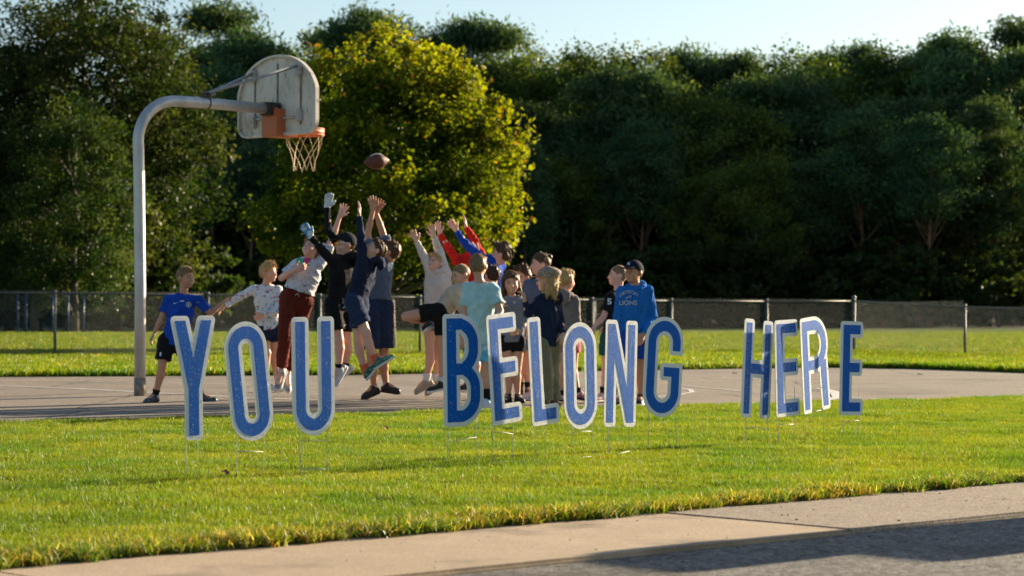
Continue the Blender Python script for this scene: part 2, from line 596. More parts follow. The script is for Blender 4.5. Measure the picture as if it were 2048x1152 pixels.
bp = N.new('ShaderNodeBump'); bp.inputs['Strength'].default_value = 1; bp.inputs['Distance'].default_value = .15; L.new(nz.outputs[0], bp.inputs['Height']); L.new(bp.outputs[0], p.inputs['Normal'])
q0 = LA - cdir * 300; q1 = LB + cdir * 500
poly_sheet('ground', [tuple(q0), tuple(q1), (600, 900, 0), (-900, 900, 0), (-900, -100, 0)], 0.0, lawn_m)
g0 = LA - cdir * 60 + cper * 40; g1 = LA + cdir * 90 + cper * 40
poly_sheet('far_ground', [tuple(g0), tuple(g1), tuple(g1 + cper * 400), tuple(g0 + cper * 400)], -0.05, lawn_m)

# soil under the near lawn (the strip between the pavement and the court)
poly_sheet('lawn_soil', [tuple(LA - cdir * 6), tuple(LB + cdir * 9), tuple(KB + kdir * 6), tuple(KA - kdir * 6)], .004, m_soil)

# court
FA = [G(-500, 762), G(0, 755), G(700, 751), G(1300, 741), G(1640, 735.5), G(1850, 739), G(2048, 746), G(2300, 757), G(2700, 800)]
court = [tuple(KA - kdir * 3), tuple(KB + kdir * 2)] + [tuple(p) for p in FA[::-1]]
poly_sheet('basketball_court', court, .008, m_court)

# worn white lines on the court
m_line = bpy.data.materials.new('worn_line_paint'); m_line.use_nodes = True
nt = m_line.node_tree; N = nt.nodes; L = nt.links; p = N['Principled BSDF']; p.inputs['Roughness'].default_value = .8
g = N.new('ShaderNodeNewGeometry'); nz = N.new('ShaderNodeTexNoise'); nz.inputs['Scale'].default_value = 14; nz.inputs['Detail'].default_value = 6; nz.inputs['Roughness'].default_value = .8
L.new(g.outputs['Position'], nz.inputs[0]); cr = N.new('ShaderNodeValToRGB'); cr.color_ramp.elements[0].position = .36; cr.color_ramp.elements[1].position = .54
cr.color_ramp.elements[0].color = (.24, .20, .16, 1); cr.color_ramp.elements[1].color = (.66, .63, .58, 1); L.new(nz.outputs[0], cr.inputs[0]); L.new(cr.outputs[0], p.inputs['Base Color'])


def ground_line(pts, w, z=.012):
    P = [G(*p) for p in pts]
    V = []; F = []
    for i, p_ in enumerate(P):
        t = (P[min(i + 1, len(P) - 1)] - P[max(i - 1, 0)]).normalized(); n = Vector((-t.y, t.x, 0)) * w / 2
        V += [(p_ + n)[:], (p_ - n)[:]]
    V = [(a, b, z) for a, b, c in V]
    for i in range(len(P) - 1): F.append((2 * i, 2 * i + 1, 2 * i + 3, 2 * i + 2))
    me = bpy.data.meshes.new('court_line'); me.from_pydata(V, [], F)
    return link('court_line', me, m_line, kind='structure')


ground_line([(-60, 771), (0, 773), (150, 779), (300, 787), (450, 795), (620, 802), (800, 804), (1000, 806), (1250, 806)], .09)
ground_line([(-40, 761), (60, 761.5), (260, 766), (500, 770)], .05, .0125)
ground_line([(560, 789), (800, 791), (1000, 790), (1240, 789)], .05, .013)
ground_line([(1210, 802), (1300, 797), (1360, 791), (1385, 786), (1380, 781), (1340, 776)], .06)
ground_line([(1340, 770), (1500, 786), (1620, 795), (1760, 800)], .05, .0125)
ground_line([(1440, 757), (1560, 760), (1700, 757), (1900, 756), (2100, 760)], .055, .0135)
ground_line([(1640, 779), (1670, 786), (1676, 797), (1640, 806)], .12, .014)

# pavement slabs with joints
walk = empty('pavement', (0, 0, 0), kind='structure')
tj = (G(1334, 1027) - LA).dot(cdir)
cuts = [tj - 11.2, tj - 7.6, tj - 3.4, tj, tj + 1.75, tj + 3.5, tj + 5.25, tj + 7.0, tj + 8.75]
for i in range(len(cuts) - 1):
    a, b = cuts[i] + .005, cuts[i + 1] - .005
    bm = bmesh.new()
    vs = [LA + cdir * a + cper * -.05, LA + cdir * b + cper * -.05, LA + cdir * b + cper * walk_w, LA + cdir * a + cper * walk_w]
    top = [bm.verts.new((v.x, v.y, .001 + .003 * (i % 2))) for v in vs]; bot = [bm.verts.new((v.x, v.y, -.14)) for v in vs]
    bm.faces.new(top); bm.faces.new(bot[::-1])
    for k in range(4): bm.faces.new((top[k], bot[k], bot[(k + 1) % 4], top[(k + 1) % 4]))
    bmesh.ops.recalc_face_normals(bm, faces=bm.faces)
    te = [e for e in bm.edges if all(v.co.z > -.05 for v in e.verts)]
    bmesh.ops.bevel(bm, geom=te, offset=.012, segments=2, affect='EDGES')
    link('concrete_slab', bm_mesh('concrete_slab', bm), m_conc if i < 3 else m_conc2, walk)

# grit and pebbles on pavement and road
bm = bmesh.new()
for _ in range(260):
    t_ = random.uniform(1, 9); w_ = random.uniform(.05, 3.2)
    pt = LA + cdir * t_ + cper * w_; on = w_ < walk_w - .03
    r_ = random.uniform(.0015, .0045) * (1.5 if random.random() < .08 else 1)
    M = Matrix.Translation((pt.x, pt.y, (.004 if on else -.018) + r_ * .4)) @ Matrix.Diagonal((r_ * random.uniform(.8, 1.6), r_, r_ * .7, 1))
    bmesh.ops.create_icosphere(bm, subdivisions=1, radius=1, matrix=M)
link('grit', bm_mesh('grit', bm), mat('grit', (.10, .08, .06), (.22, .19, .15), scale=60), kind='stuff')

# ------------------------------------------------------------------ grass
m_grass = leaf_mat('grass_blades', trans=.5, gloss=.07, objvar=.09, tboost=1.5)


def tuft(name, n, rad, h, w, cols, dry=.1, lean=.5, seed=0):
    r = np.random.default_rng(seed)
    ang = r.uniform(0, 2 * math.pi, n); rr = rad * np.sqrt(r.uniform(0, 1, n))
    bx, by = rr * np.cos(ang), rr * np.sin(ang)
    la = r.uniform(0, 2 * math.pi, n); ln = r.uniform(.1, 1, n) * lean; hh = h * r.uniform(.5, 1.15, n)
    wa = r.uniform(0, 2 * math.pi, n); ww = w * r.uniform(.7, 1.2, n) / 2
    V = np.zeros((n, 5, 3), np.float32)
    dx, dy = np.cos(la), np.sin(la); wx, wy = np.cos(wa) * ww, np.sin(wa) * ww
    for i, (f, s_) in enumerate(((0, 1), (0, -1), (.55, .8), (.55, -.8), (1, 0))):
        V[:, i, 0] = bx + dx * hh * ln * f ** 1.8 + wx * s_
        V[:, i, 1] = by + dy * hh * ln * f ** 1.8 + wy * s_
        V[:, i, 2] = hh * f * (1 - .25 * ln * f) - .004
    base = np.arange(n)[:, None] * 5
    F = np.concatenate([base + np.array([0, 1, 3]), base + np.array([0, 3, 2]), base + np.array([2, 3, 4])])
    c = np.array(cols)[r.integers(0, len(cols), n)] * r.uniform(.85, 1.15, (n, 1))
    d = r.uniform(0, 1, n) < dry
    c[d] = np.array([[.42, .33, .13], [.30, .17, .06], [.5, .42, .2]])[r.integers(0, 3, d.sum())]
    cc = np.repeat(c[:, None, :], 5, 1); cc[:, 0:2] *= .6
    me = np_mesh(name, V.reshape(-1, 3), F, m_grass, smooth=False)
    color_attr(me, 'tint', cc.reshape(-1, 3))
    return bpy.data.objects.new(name, me)


GC = [(.118, .170, .010), (.150, .195, .011), (.086, .140, .010), (.185, .215, .020)]


def scatter(name, P, S, protos):
    me = bpy.data.meshes.new(name); me.vertices.add(len(P)); me.vertices.foreach_set('co', np.asarray(P, np.float32).ravel())
    a = me.attributes.new('sc', 'FLOAT', 'POINT'); a.data.foreach_set('value', np.asarray(S, np.float32))
    o = link(name, me, None, kind='stuff')
    ng = bpy.data.node_groups.new(name + '_nodes', 'GeometryNodeTree')
    ng.interface.new_socket('Geometry', in_out='INPUT', socket_type='NodeSocketGeometry')
    ng.interface.new_socket('Geometry', in_out='OUTPUT', socket_type='NodeSocketGeometry')
    N = ng.nodes; L = ng.links
    gi = N.new('NodeGroupInput'); go = N.new('NodeGroupOutput')
    jn = N.new('GeometryNodeJoinGeometry')
    for pr in protos:
        oi = N.new('GeometryNodeObjectInfo'); oi.inputs['Object'].default_value = pr; oi.inputs['As Instance'].default_value = True
        L.new(oi.outputs['Geometry'], jn.inputs[0])
    mp_ = N.new('GeometryNodeMeshToPoints'); L.new(gi.outputs[0], mp_.inputs[0])
    ip = N.new('GeometryNodeInstanceOnPoints'); L.new(mp_.outputs[0], ip.inputs['Points']); L.new(jn.outputs[0], ip.inputs['Instance'])
    ip.inputs['Pick Instance'].default_value = True
    ri = N.new('FunctionNodeRandomValue'); ri.data_type = 'INT'
    ri.inputs[4].default_value = 0; ri.inputs[5].default_value = len(protos) - 1
    L.new(ri.outputs[2], ip.inputs['Instance Index'])
    rr = N.new('FunctionNodeRandomValue'); rr.data_type = 'FLOAT_VECTOR'
    rr.inputs[0].default_value = (-.12, -.12, 0); rr.inputs[1].default_value = (.12, .12, 6.283); rr.inputs['Seed'].default_value = 5
    L.new(rr.outputs[0], ip.inputs['Rotation'])
    na = N.new('GeometryNodeInputNamedAttribute'); na.data_type = 'FLOAT'; na.inputs['Name'].default_value = 'sc'
    L.new(na.outputs[0], ip.inputs['Scale'])
    L.new(ip.outputs[0], go.inputs[0])
    md = o.modifiers.new('scatter', 'NODES'); md.node_group = ng
    return o


def lump(x, y, s=1.0):
    return (np.sin(x * 2.1 * s + 1.3 * np.sin(y * 1.7 * s)) * np.sin(y * 2.6 * s + 1.1 * np.sin(x * 1.3 * s + 2)) + .6 * np.sin(x * 5.3 * s + y * 3.1 * s) * np.sin(y * 6.1 * s - x * 2.2 * s))


near = [tuft('grass_tuft', 150, .085, .038, .0028, GC, dry=.022, lean=.8, seed=i) for i in range(5)]
near.append(tuft('grass_tuft', 90, .08, .048, .0030, [(.12, .18, .02), (.11, .17, .015)], dry=.06, lean=.6, seed=9))
n = 42000
dd = rng.uniform(7.2, 26, n); xx = rng.uniform(-1, 1, n) * (dd * .245 + .4)
ok = ((xx - LA.x) * cper.x + (dd - LA.y) * cper.y < -.02)
kper = Vector((-kdir.y, kdir.x))
sdk = (xx - KA.x) * kper.x + (dd - KA.y) * kper.y
edge = .10 * np.sin(xx * 5 + 2 * np.sin(xx * 1.7)) + .06 * np.sin(xx * 17)
ok &= sdk < edge - .03
xx, dd = xx[ok], dd[ok]
S = .95 + .24 * lump(xx, dd) + rng.uniform(-.15, .15, len(xx))
S = np.clip(S, .55, 1.6)
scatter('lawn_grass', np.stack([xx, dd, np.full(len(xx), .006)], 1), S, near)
# rough overhanging edge by the pavement: longer, tangled, part brown
edgep = [tuft('edge_tuft', 90, .07, .056, .005, [(.07, .13, .010), (.12, .18, .014), (.12, .13, .016)], dry=.28, lean=1.5, seed=20 + i) for i in range(4)]
n = 1500
t_ = rng.uniform(-1.5, 8.5, n); o_ = rng.normal(-.06, .075, n) + .02 * np.sin(t_ * 7)
ok = o_ < .045
P_ = np.array([(LA + cdir * float(a) + cper * float(b))[:] for a, b in zip(t_[ok], o_[ok])]); P_[:, 2] = .006
scatter('edge_grass', P_, np.clip(.8 + .3 * lump(P_[:, 0] * 2, P_[:, 1] * 2) + rng.uniform(-.2, .3, len(P_)), .4, 1.5), edgep)
# court-side fringe
n = 900
t_ = rng.uniform(-1, 12, n); o_ = rng.normal(-.03, .08, n)
P_ = np.array([(KA + kdir * float(a) + Vector((kper.x, kper.y, 0)) * float(b))[:] for a, b in zip(t_, o_)]); P_[:, 2] = .006
P_[:, :2] += np.outer(.10 * np.sin(P_[:, 0] * 5 + 2 * np.sin(P_[:, 0] * 1.7)), [kper.x, kper.y])
scatter('fringe_grass', P_, rng.uniform(.7, 1.5, n), near)

farp = [tuft('far_tuft', 46, .26, .085, .016, GC, dry=.03, lean=.6, seed=40 + i) for i in range(4)]
n = 30000
u_ = rng.uniform(0, 1, n); dd = 32 + 80 * u_ ** 1.35; xx = rng.uniform(-1, 1, n) * (dd * .235 + 1)
# behind the far court edge
fx = np.array([p_.x for p_ in FA]); fy = np.array([p_.y for p_ in FA])
ang = np.array([math.atan2(a, b) for a, b in zip(fx, fy)])
lim = np.interp(np.arctan2(xx, dd), ang, fy)
ok = dd > lim + .15
xx, dd = xx[ok], dd[ok]
S = np.clip(.85 + .2 * lump(xx * .4, dd * .4) + rng.uniform(-.1, .1, len(xx)), .5, 1.3) * (1 + .3 * (dd > 60))
scatter('field_grass', np.stack([xx, dd, np.full(len(xx), .0)], 1), S, farp)
# tall fringe at the far court edge
n = 2600
k_ = rng.uniform(0, len(FA) - 1.001, n); i_ = k_.astype(int); f_ = k_ - i_
P_ = np.stack([fx[i_] * (1 - f_) + fx[i_ + 1] * f_, fy[i_] * (1 - f_) + fy[i_ + 1] * f_ + np.abs(rng.normal(0, .18, n)) + .08, np.zeros(n)], 1)
scatter('court_edge_grass', P_, rng.uniform(.8, 1.7, n), [tuft('fringe_tuft', 40, .14, .09, .012, [(.10, .17, .01), (.14, .2, .015)], dry=.08, lean=.8, seed=60 + i) for i in range(3)])

# ------------------------------------------------------------------ trees
m_leafA = leaf_mat('maple_leaf', trans=.5, gloss=.05, tboost=1.6)
m_leafB = leaf_mat('broad_leaf', trans=.34, gloss=.08, objvar=.18, tboost=1.5)
m_leafC = leaf_mat('pine_needles', trans=.26, gloss=.04, objvar=.18, tboost=1.5)
m_bark = mat('bark', (.07, .055, .042), (.14, .115, .09), scale=9, bump=.8, bscale=22, stretch=(1, 1, .25))
m_pbark = mat('pine_bark', (.16, .075, .045), (.28, .15, .09), scale=5, bump=.8, bscale=16, stretch=(1, 1, .3))


def cards(C_, size, aspect, up=.3, seed=0, outward=None, ow=0.6):
    """diamond leaves at points C_, returns V,F"""
    r = np.random.default_rng(seed); n = len(C_)
    nr = r.normal(size=(n, 3)); nr[:, 2] += up * 2
    if outward is not None: nr += outward * ow * 2
    nr /= np.linalg.norm(nr, axis=1, keepdims=True)
    t = np.cross(nr, r.normal(size=(n, 3))); t /= np.linalg.norm(t, axis=1, keepdims=True)
    b = np.cross(nr, t)
    s_ = size * r.uniform(.6, 1.3, (n, 1))
    V = np.stack([C_ - t * s_, C_ - b * s_ * aspect + t * s_ * .1, C_ + t * s_, C_ + b * s_ * aspect + t * s_ * .1], 1)
    V[:, 1] += nr * s_ * .15; V[:, 3] += nr * s_ * .15
    return V.reshape(-1, 3), np.arange(4 * n).reshape(-1, 4)


def limbs(bm, base, top, r0, r1, targets, seed, nseg=7, wob=.15):
    r = random.Random(seed)
    pts = []
    for i in range(nseg + 1):
        f = i / nseg
        pts.append(base.lerp(top, f) + Vector((r.uniform(-1, 1), r.uniform(-1, 1), 0)) * wob * f)
    tube(bm, pts, [r0 * (1.25 if i == 0 else 1) + (r1 - r0) * (i / nseg) for i in range(nseg + 1)], 9)
    for t in targets:
        f = min(max((t.z - base.z) / (top.z - base.z) - r.uniform(.12, .3), .08), .95)
        i = int(f * nseg); s_ = pts[i].lerp(pts[min(i + 1, nseg)], f * nseg - i)
        mid = s_.lerp(t, .5) + Vector((0, 0, -.04 * (t - s_).length))
        rr = (r0 + (r1 - r0) * f) * .45
        tube(bm, [s_, mid, t], [rr, rr * .6, rr * .2], 5)


def maple():
    r = np.random.default_rng(11)
    H_, z0 = 7.2, 2.05
    n = 640
    u = r.normal(size=(n, 3)); u[:, 2] = np.where(r.uniform(0, 1, n) < .72, np.abs(u[:, 2]), -np.abs(u[:, 2])); u /= np.linalg.norm(u, axis=1, keepdims=True)
    rad = r.uniform(.35, 1, n) ** .42
    prof = lambda z: np.where(z > 0, np.sqrt(np.clip(1 - (z) ** 2.0, 0, 1)) * (1 - .07 * z), np.sqrt(np.clip(1 - np.abs(z) ** 3.2, 0, 1)))
    z = u[:, 2] * rad
    th = np.arctan2(u[:, 1], u[:, 0])
    lob = .96 + .13 * np.sin(3 * th + z * 4) + .09 * np.sin(7 * th - z * 9) + r.normal(0, .08, n)
    rr = np.sqrt(u[:, 0] ** 2 + u[:, 1] ** 2) / np.sqrt(np.clip(1 - u[:, 2] ** 2, 1e-3, 1)) * rad * prof(z) * 3.42 * lob
    zz = np.where(z > 0, z * 4.5, z * 1.75) * (1 + .05 * np.sin(5 * th + 1)) + 3.65
    C_ = np.stack([rr * np.cos(th), rr * np.sin(th), zz], 1)
    # spiky upward shoots along the top
    m_ = C_[:, 2] > 7.0
    C_[m_, 2] += np.abs(r.normal(0, .13, m_.sum()))
    nl = 105
    rc = r.uniform(.22, .52, n)
    off = r.normal(size=(n, nl, 3)) * rc[:, None, None] * np.array([.50, .50, .42])
    P_ = (C_[:, None, :] + off).reshape(-1, 3)
    ctr = np.array([0, 0, z0 + 2.6]); ow = P_ - ctr; ow /= np.linalg.norm(ow, axis=1, keepdims=True)
    V, F = cards(P_, .075, .62, up=.25, seed=3, outward=ow, ow=.35)
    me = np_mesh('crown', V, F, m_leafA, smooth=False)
    # autumn turn on the outer shoots, greener inside
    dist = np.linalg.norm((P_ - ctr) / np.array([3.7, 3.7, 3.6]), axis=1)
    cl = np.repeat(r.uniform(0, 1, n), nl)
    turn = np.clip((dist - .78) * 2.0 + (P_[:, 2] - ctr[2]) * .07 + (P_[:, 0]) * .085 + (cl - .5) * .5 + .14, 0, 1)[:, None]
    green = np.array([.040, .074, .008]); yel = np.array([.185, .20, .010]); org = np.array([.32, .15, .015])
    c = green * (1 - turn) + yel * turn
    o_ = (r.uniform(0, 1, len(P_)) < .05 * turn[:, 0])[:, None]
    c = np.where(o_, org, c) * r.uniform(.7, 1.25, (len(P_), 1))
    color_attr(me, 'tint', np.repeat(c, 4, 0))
    d = 60.0
    base = G(786, 0) if False else Vector((W(778, 600, d).x, d, 0))
    t = empty('maple_tree', base, label='rounded yellow-green maple tree standing alone behind the hoop and the fence', cat='tree')
    link('crown', me, None, t)
    bm = bmesh.new()
    idx = r.choice(n, 46, replace=False)
    limbs(bm, Vector((0, 0, -.05)), Vector((.1, 0, 6.6)), .17, .03, [Vector(C_[i]) for i in idx], 4, wob=.12)
    link('trunk', bm_mesh('trunk', bm, m_bark, True), None, t)
    return t


maple()


def broad_crown(seed, H_=20.0, Rr=4.6, z0=.16, n=105, nl=215, leaf=.16, pal=((.055, .095, .022), (.085, .13, .026), (.13, .165, .036)), cr=1.0):
    r = np.random.default_rng(seed)
    u = r.normal(size=(n, 3)); u /= np.linalg.norm(u, axis=1, keepdims=True)
    rad = r.uniform(.3, 1, n) ** .45
    th = np.arctan2(u[:, 1], u[:, 0]); z = u[:, 2] * rad
    lob = 1 + .17 * np.sin(3 * th + z * 5 + seed) + .12 * np.sin(5 * th - z * 8 + seed * 2) + r.normal(0, .06, n)
    hor = np.sqrt(np.clip(1 - z ** 2, 0, 1)) * (1 - .16 * z)
    rr = np.sqrt(u[:, 0] ** 2 + u[:, 1] ** 2) / np.sqrt(np.clip(1 - u[:, 2] ** 2, 1e-3, 1)) * rad * hor * Rr * lob
    cz = H_ * (1 + z0) / 2; hz = H_ * (1 - z0) / 2 * .97
    C_ = np.stack([rr * np.cos(th), rr * np.sin(th), cz + z * hz], 1)
    rc = r.uniform(.4, 1.05, n) * Rr / 4.6 * cr
    off = r.normal(size=(n, nl, 3)) * rc[:, None, None] * np.array([.44, .44, .32])
    P_ = (C_[:, None, :] + off).reshape(-1, 3)
    ow = P_ - np.array([0, 0, cz]); ow /= np.linalg.norm(ow, axis=1, keepdims=True)
    V, F = cards(P_, leaf, .65, up=.35, seed=seed + 1, outward=ow, ow=.4)
    me = np_mesh('crown', V, F, m_leafB, smooth=False)
    pal = np.array(pal); cl = np.repeat(r.integers(0, len(pal), n), nl)
    color_attr(me, 'tint', np.repeat(pal[cl] * r.uniform(.7, 1.3, (len(P_), 1)), 4, 0))
    bm = bmesh.new()
    idx = r.choice(n, 22, replace=False)
    limbs(bm, Vector((0, 0, -.2)), Vector((0, 0, H_ * .86)), H_ * .016, H_ * .003, [Vector(C_[i]) for i in idx], seed, wob=.5)
    return me, bm_mesh('trunk', bm, m_bark, True), H_


def pine_crown(seed, H_=20.0, Rr=3.4, z0=.30, pal=((.042, .085, .046), (.062, .115, .052), (.09, .145, .055)), rnd=.6):
    r = np.random.default_rng(seed)
    tgt = []; P_ = []; ci = []
    nlev = 7 + seed % 4
    for l in range(nlev):
        f = (l + .5) / nlev
        zc = H_ * (z0 + (1 - z0) * min(.98, max(0, f + r.uniform(-.5, .5) / nlev)))
        w_ = Rr * ((1 - f ** 1.7) ** .62 * (.6 + .4 * min(1, f / .25))) * (1 + .25 * r.uniform(-1, 1)) + .35
        nb = max(3, int(5.5 * w_ / Rr + 2))
        a0 = r.uniform(0, 6.28)
        for b_ in range(nb):
            a = a0 + b_ * 6.283 / nb + r.uniform(-.4, .4); L_ = w_ * r.uniform(.6, 1.15)
            tip = np.array([math.cos(a) * L_, math.sin(a) * L_, zc + r.uniform(-.9, .9) * (1 - f * .7) + L_ * .14])
            tgt.append(tip)
            for q in range(3):
                g_ = .42 + .58 * q / 2 if L_ > 1.2 else .6 + .4 * q / 2
                c = np.array([tip[0] * g_, tip[1] * g_, tip[2] - (1 - g_) * .35]) + r.normal(0, .18, 3)
                k = 120
                s_ = .52 + .30 * r.uniform() + .08 * (1 - f)
                off = r.normal(size=(k, 3)) * np.array([s_ * 1.05, s_ * 1.05, s_ * .58])
                P_.append(c + off); ci.append(np.full(k, r.integers(0, 3)))
    P_ = np.concatenate(P_); ci = np.concatenate(ci)
    r2 = np.random.default_rng(seed + 5); n = len(P_)
    V, F = cards(P_, .25, .28, up=.1, seed=seed + 2)
    me = np_mesh('crown', V, F, m_leafC, smooth=False)
    color_attr(me, 'tint', np.repeat(np.array(pal)[ci] * r2.uniform(.65, 1.35, (n, 1)), 4, 0))
    bm = bmesh.new()
    limbs(bm, Vector((0, 0, -.2)), Vector((0, 0, H_ * .97)), H_ * .012, H_ * .002, [Vector(t) for t in tgt[::2]], seed, nseg=9, wob=.35)
    return me, bm_mesh('trunk', bm, m_pbark, True), H_


broad = [broad_crown(100 + i, H_=19 + i, Rr=4.6 + .3 * i, cr=1.9) for i in range(3)]
edge_broad = [broad_crown(130 + i, H_=20, Rr=5.2, z0=.06, n=210, nl=200, leaf=.13, cr=1.5, pal=((.018, .038, .009), (.032, .056, .013), (.085, .105, .03))) for i in range(2)]
pines = [pine_crown(200 + i, H_=20, Rr=(3.0, 3.6, 4.2, 3.4, 3.2, 3.9)[i], z0=(.34, .46, .54, .60, .40, .50)[i]) for i in range(6)]
nseq = [0]


def put_tree(kind, px, ytop, D, label, group, name=None, ws=1.0):
    me, tr, H_ = kind
    top = W(px, ytop, D)
    s_ = top.z / H_
    t = empty(name, (top.x, D, 0), rotz=random.uniform(0, 6.28), label=label, cat='tree', group=group)
    t.scale = (s_ * ws, s_ * ws, s_)
    link('crown', me, None, t); link('trunk', tr, None, t)
    nseq[0] += 1
    return t


GRP = 'trees of the wood behind the field'
# broad-leaved trees at the left edge, nearer than the wood
for i, (px, yt, D) in enumerate([(20, 45, 122), (165, -75, 126), (232, -50, 121), (70, 215, 114), (-75, 20, 118), (150, 190, 112), (-230, 60, 124), (-420, 90, 128)]):
    put_tree(edge_broad[i % 2], px, yt, D,
             ['sunlit broad-leaved tree at the far left edge of the wood', 'tallest broad-leaved tree, rising out of the top left of the picture', 'tall broad-leaved tree directly behind the bend of the hoop pole',
              'lower leafy tree in front at the far left, behind the blue posts', 'broad-leaved tree cut by the left border', 'lower leafy tree left of the hoop pole', 'broad-leaved tree just outside the left border', 'broad-leaved tree well outside the left border'][i],
             None, 'leafy_tree')
sky_row = [(378, 95, 1), (440, 8, 0), (492, 62, 0), (560, 78, 1), (612, 84, 1), (655, 58, 1), (692, 50, 0), (736, 22, 0), (795, 75, 1), (858, 66, 0), (932, 26, 0), (985, 48, 0), (1050, 88, 1), (1108, 84, 1),
           (1160, 108, 0), (1213, 84, 1), (1272, 86, 1), (1330, 128, 1), (1372, 97, 0), (1428, 112, 0), (1482, 96, 0), (1545, 112, 1), (1600, 92, 1), (1662, 104, 0), (1722, 88, 0), (1772, 94, 1), (1822, 122, 0),
           (1872, 88, 0), (1905, 66, 0), (1958, 92, 1), (2006, 26, 1), (2052, 40, 0), (2110, 50, 1), (2180, 60, 0)]
LM = [(330, 'the hoop pole'), (385, 'the boy in the blue jersey'), (440, 'the right arm of letter Y'), (500, 'the O of YOU'), (555, 'the left half of the backboard'), (612, 'the hoop rim'), (660, 'the white raised glove'), (700, 'the black-capped boy'), (750, 'the football'),
      (800, 'the middle of the maple'), (855, 'the cream-hooded child'), (905, 'the red sleeves'), (960, 'the aqua t-shirt'), (1015, 'the smiling girl'), (1070, 'the letter L'), (1125, 'the spotted cap'), (1165, 'the O of BELONG'), (1215, 'the boy in black in profile'),
      (1268, 'the navy cap'), (1325, 'the letter G'), (1375, 'the gap just right of G'), (1430, 'the gap after BELONG'), (1480, 'the gap just before H'), (1520, 'the letter H'), (1575, 'the first E of HERE'), (1631, 'the letter R'), (1704, 'the final letter E'),
      (1770, 'the court right of the final E'), (1818, 'the bare fence panel past HERE'), (1866, 'the gap left of the last fence post'), (1900, 'the last fence post, slightly left'), (1955, 'the last fence post, slightly right'), (2005, 'the last fence panel'), (2050, 'the right border'), (2110, 'the ground just past the border'), (2180, 'the ground past the right border')]
LML = [(-120, 'the ground well left of the picture'), (-60, 'the ground beyond the left border'), (0, 'the left border'), (45, 'the leftmost blue post'), (110, 'the left fence post'), (165, 'the rightmost blue post'), (220, 'the fence left of the hoop'), (285, 'the foot of the hoop pole')]
lmk = lambda px: min(LM + LML, key=lambda q: abs(q[0] - px))[1]
side = lambda px: 'left of the maple' if px < 520 else 'behind the maple' if px < 1080 else 'right of the maple' if px < 1400 else 'above the last word of the sign' if px < 1760 else 'at the far right'
for i, (px, yt, pn) in enumerate(sky_row):
    K = pines[(0, 1, 2, 4, 5)[i % 5]] if not pn else broad[i % 3]
    nm = 'broadleaf_tree' if pn else 'pine_tree'
    put_tree(K, px, yt, random.uniform(186, 200), ('broad-leaved' if pn else 'dark pine') + ' tree on the skyline, above ' + lmk(px), 'skyline trees of the wood', nm, ws=.95 if pn else .9)
for r_, (D0, dy, step) in enumerate([(178, 60, 78), (166, 165, 118)]):
    px = 350 + r_ * 30
    while px < 2150:
        sk = np.interp(px, [a for a, _, _ in sky_row], [b for _, b, _ in sky_row])
        pn = random.random() < (.35 if px > 1150 else .5)
        if px < 600: pn = False
        K = broad[random.randrange(3)] if pn else pines[random.choice((0, 1, 2, 4, 5))] if px > 600 else pines[3]
        nm = 'broadleaf_tree' if pn else 'pine_tree'
        put_tree(K, px, sk + dy + random.uniform(-35, 90), D0 + random.uniform(-4, 5),
                 ('broad-leaved' if pn else 'dark pine') + (' tree in front of wood, above ' if r_ else ' tree amid wood, above ') + lmk(px), 'front trees of the wood' if r_ else 'middle trees of the wood', nm)
        px += step * random.uniform(.8, 1.2)
# understorey shrubs
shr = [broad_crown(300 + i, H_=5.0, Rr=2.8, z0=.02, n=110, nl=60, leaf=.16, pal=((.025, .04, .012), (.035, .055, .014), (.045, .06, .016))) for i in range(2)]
px = -120
while px < 2120:
    nearl = px < 380
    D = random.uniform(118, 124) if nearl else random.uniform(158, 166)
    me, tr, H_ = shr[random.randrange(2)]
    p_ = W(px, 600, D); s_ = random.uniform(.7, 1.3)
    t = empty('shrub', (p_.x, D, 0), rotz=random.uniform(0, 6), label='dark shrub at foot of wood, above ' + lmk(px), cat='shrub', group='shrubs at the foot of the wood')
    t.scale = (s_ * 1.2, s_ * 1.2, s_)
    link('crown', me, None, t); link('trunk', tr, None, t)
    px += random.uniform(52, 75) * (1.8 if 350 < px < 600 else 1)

# taller undergrowth inside the wood
px = 330
while px < 2100:
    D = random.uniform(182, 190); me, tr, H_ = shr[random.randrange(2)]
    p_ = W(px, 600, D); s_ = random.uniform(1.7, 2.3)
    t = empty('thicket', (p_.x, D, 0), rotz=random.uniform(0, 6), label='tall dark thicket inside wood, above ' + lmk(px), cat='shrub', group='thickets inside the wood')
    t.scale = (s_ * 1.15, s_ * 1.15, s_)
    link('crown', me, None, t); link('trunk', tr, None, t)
    px += 76

# wooded bank behind the trees, forest floor
bm = bmesh.new()
nx, ny = 60, 10
vg = []
for j in range(ny + 1):
    row = []
    for i in range(nx + 1):
        x = -160 + 320 * i / nx; y = 150 + 110 * (j / ny)
        z = .02 + 13.0 * max(0, (y - 192) / 50) ** 1.1 * (1 if j else 0) + (random.uniform(-.3, .3) if y > 195 else 0)
        row.append(bm.verts.new((x, y, min(z, 15))))
    vg.append(row)
for j in range(ny):
    for i in range(nx): bm.faces.new((vg[j][i], vg[j][i + 1], vg[j + 1][i + 1], vg[j + 1][i]))
link('wooded_hill', bm_mesh('wooded_hill', bm, None, True), m_floor, kind='structure')

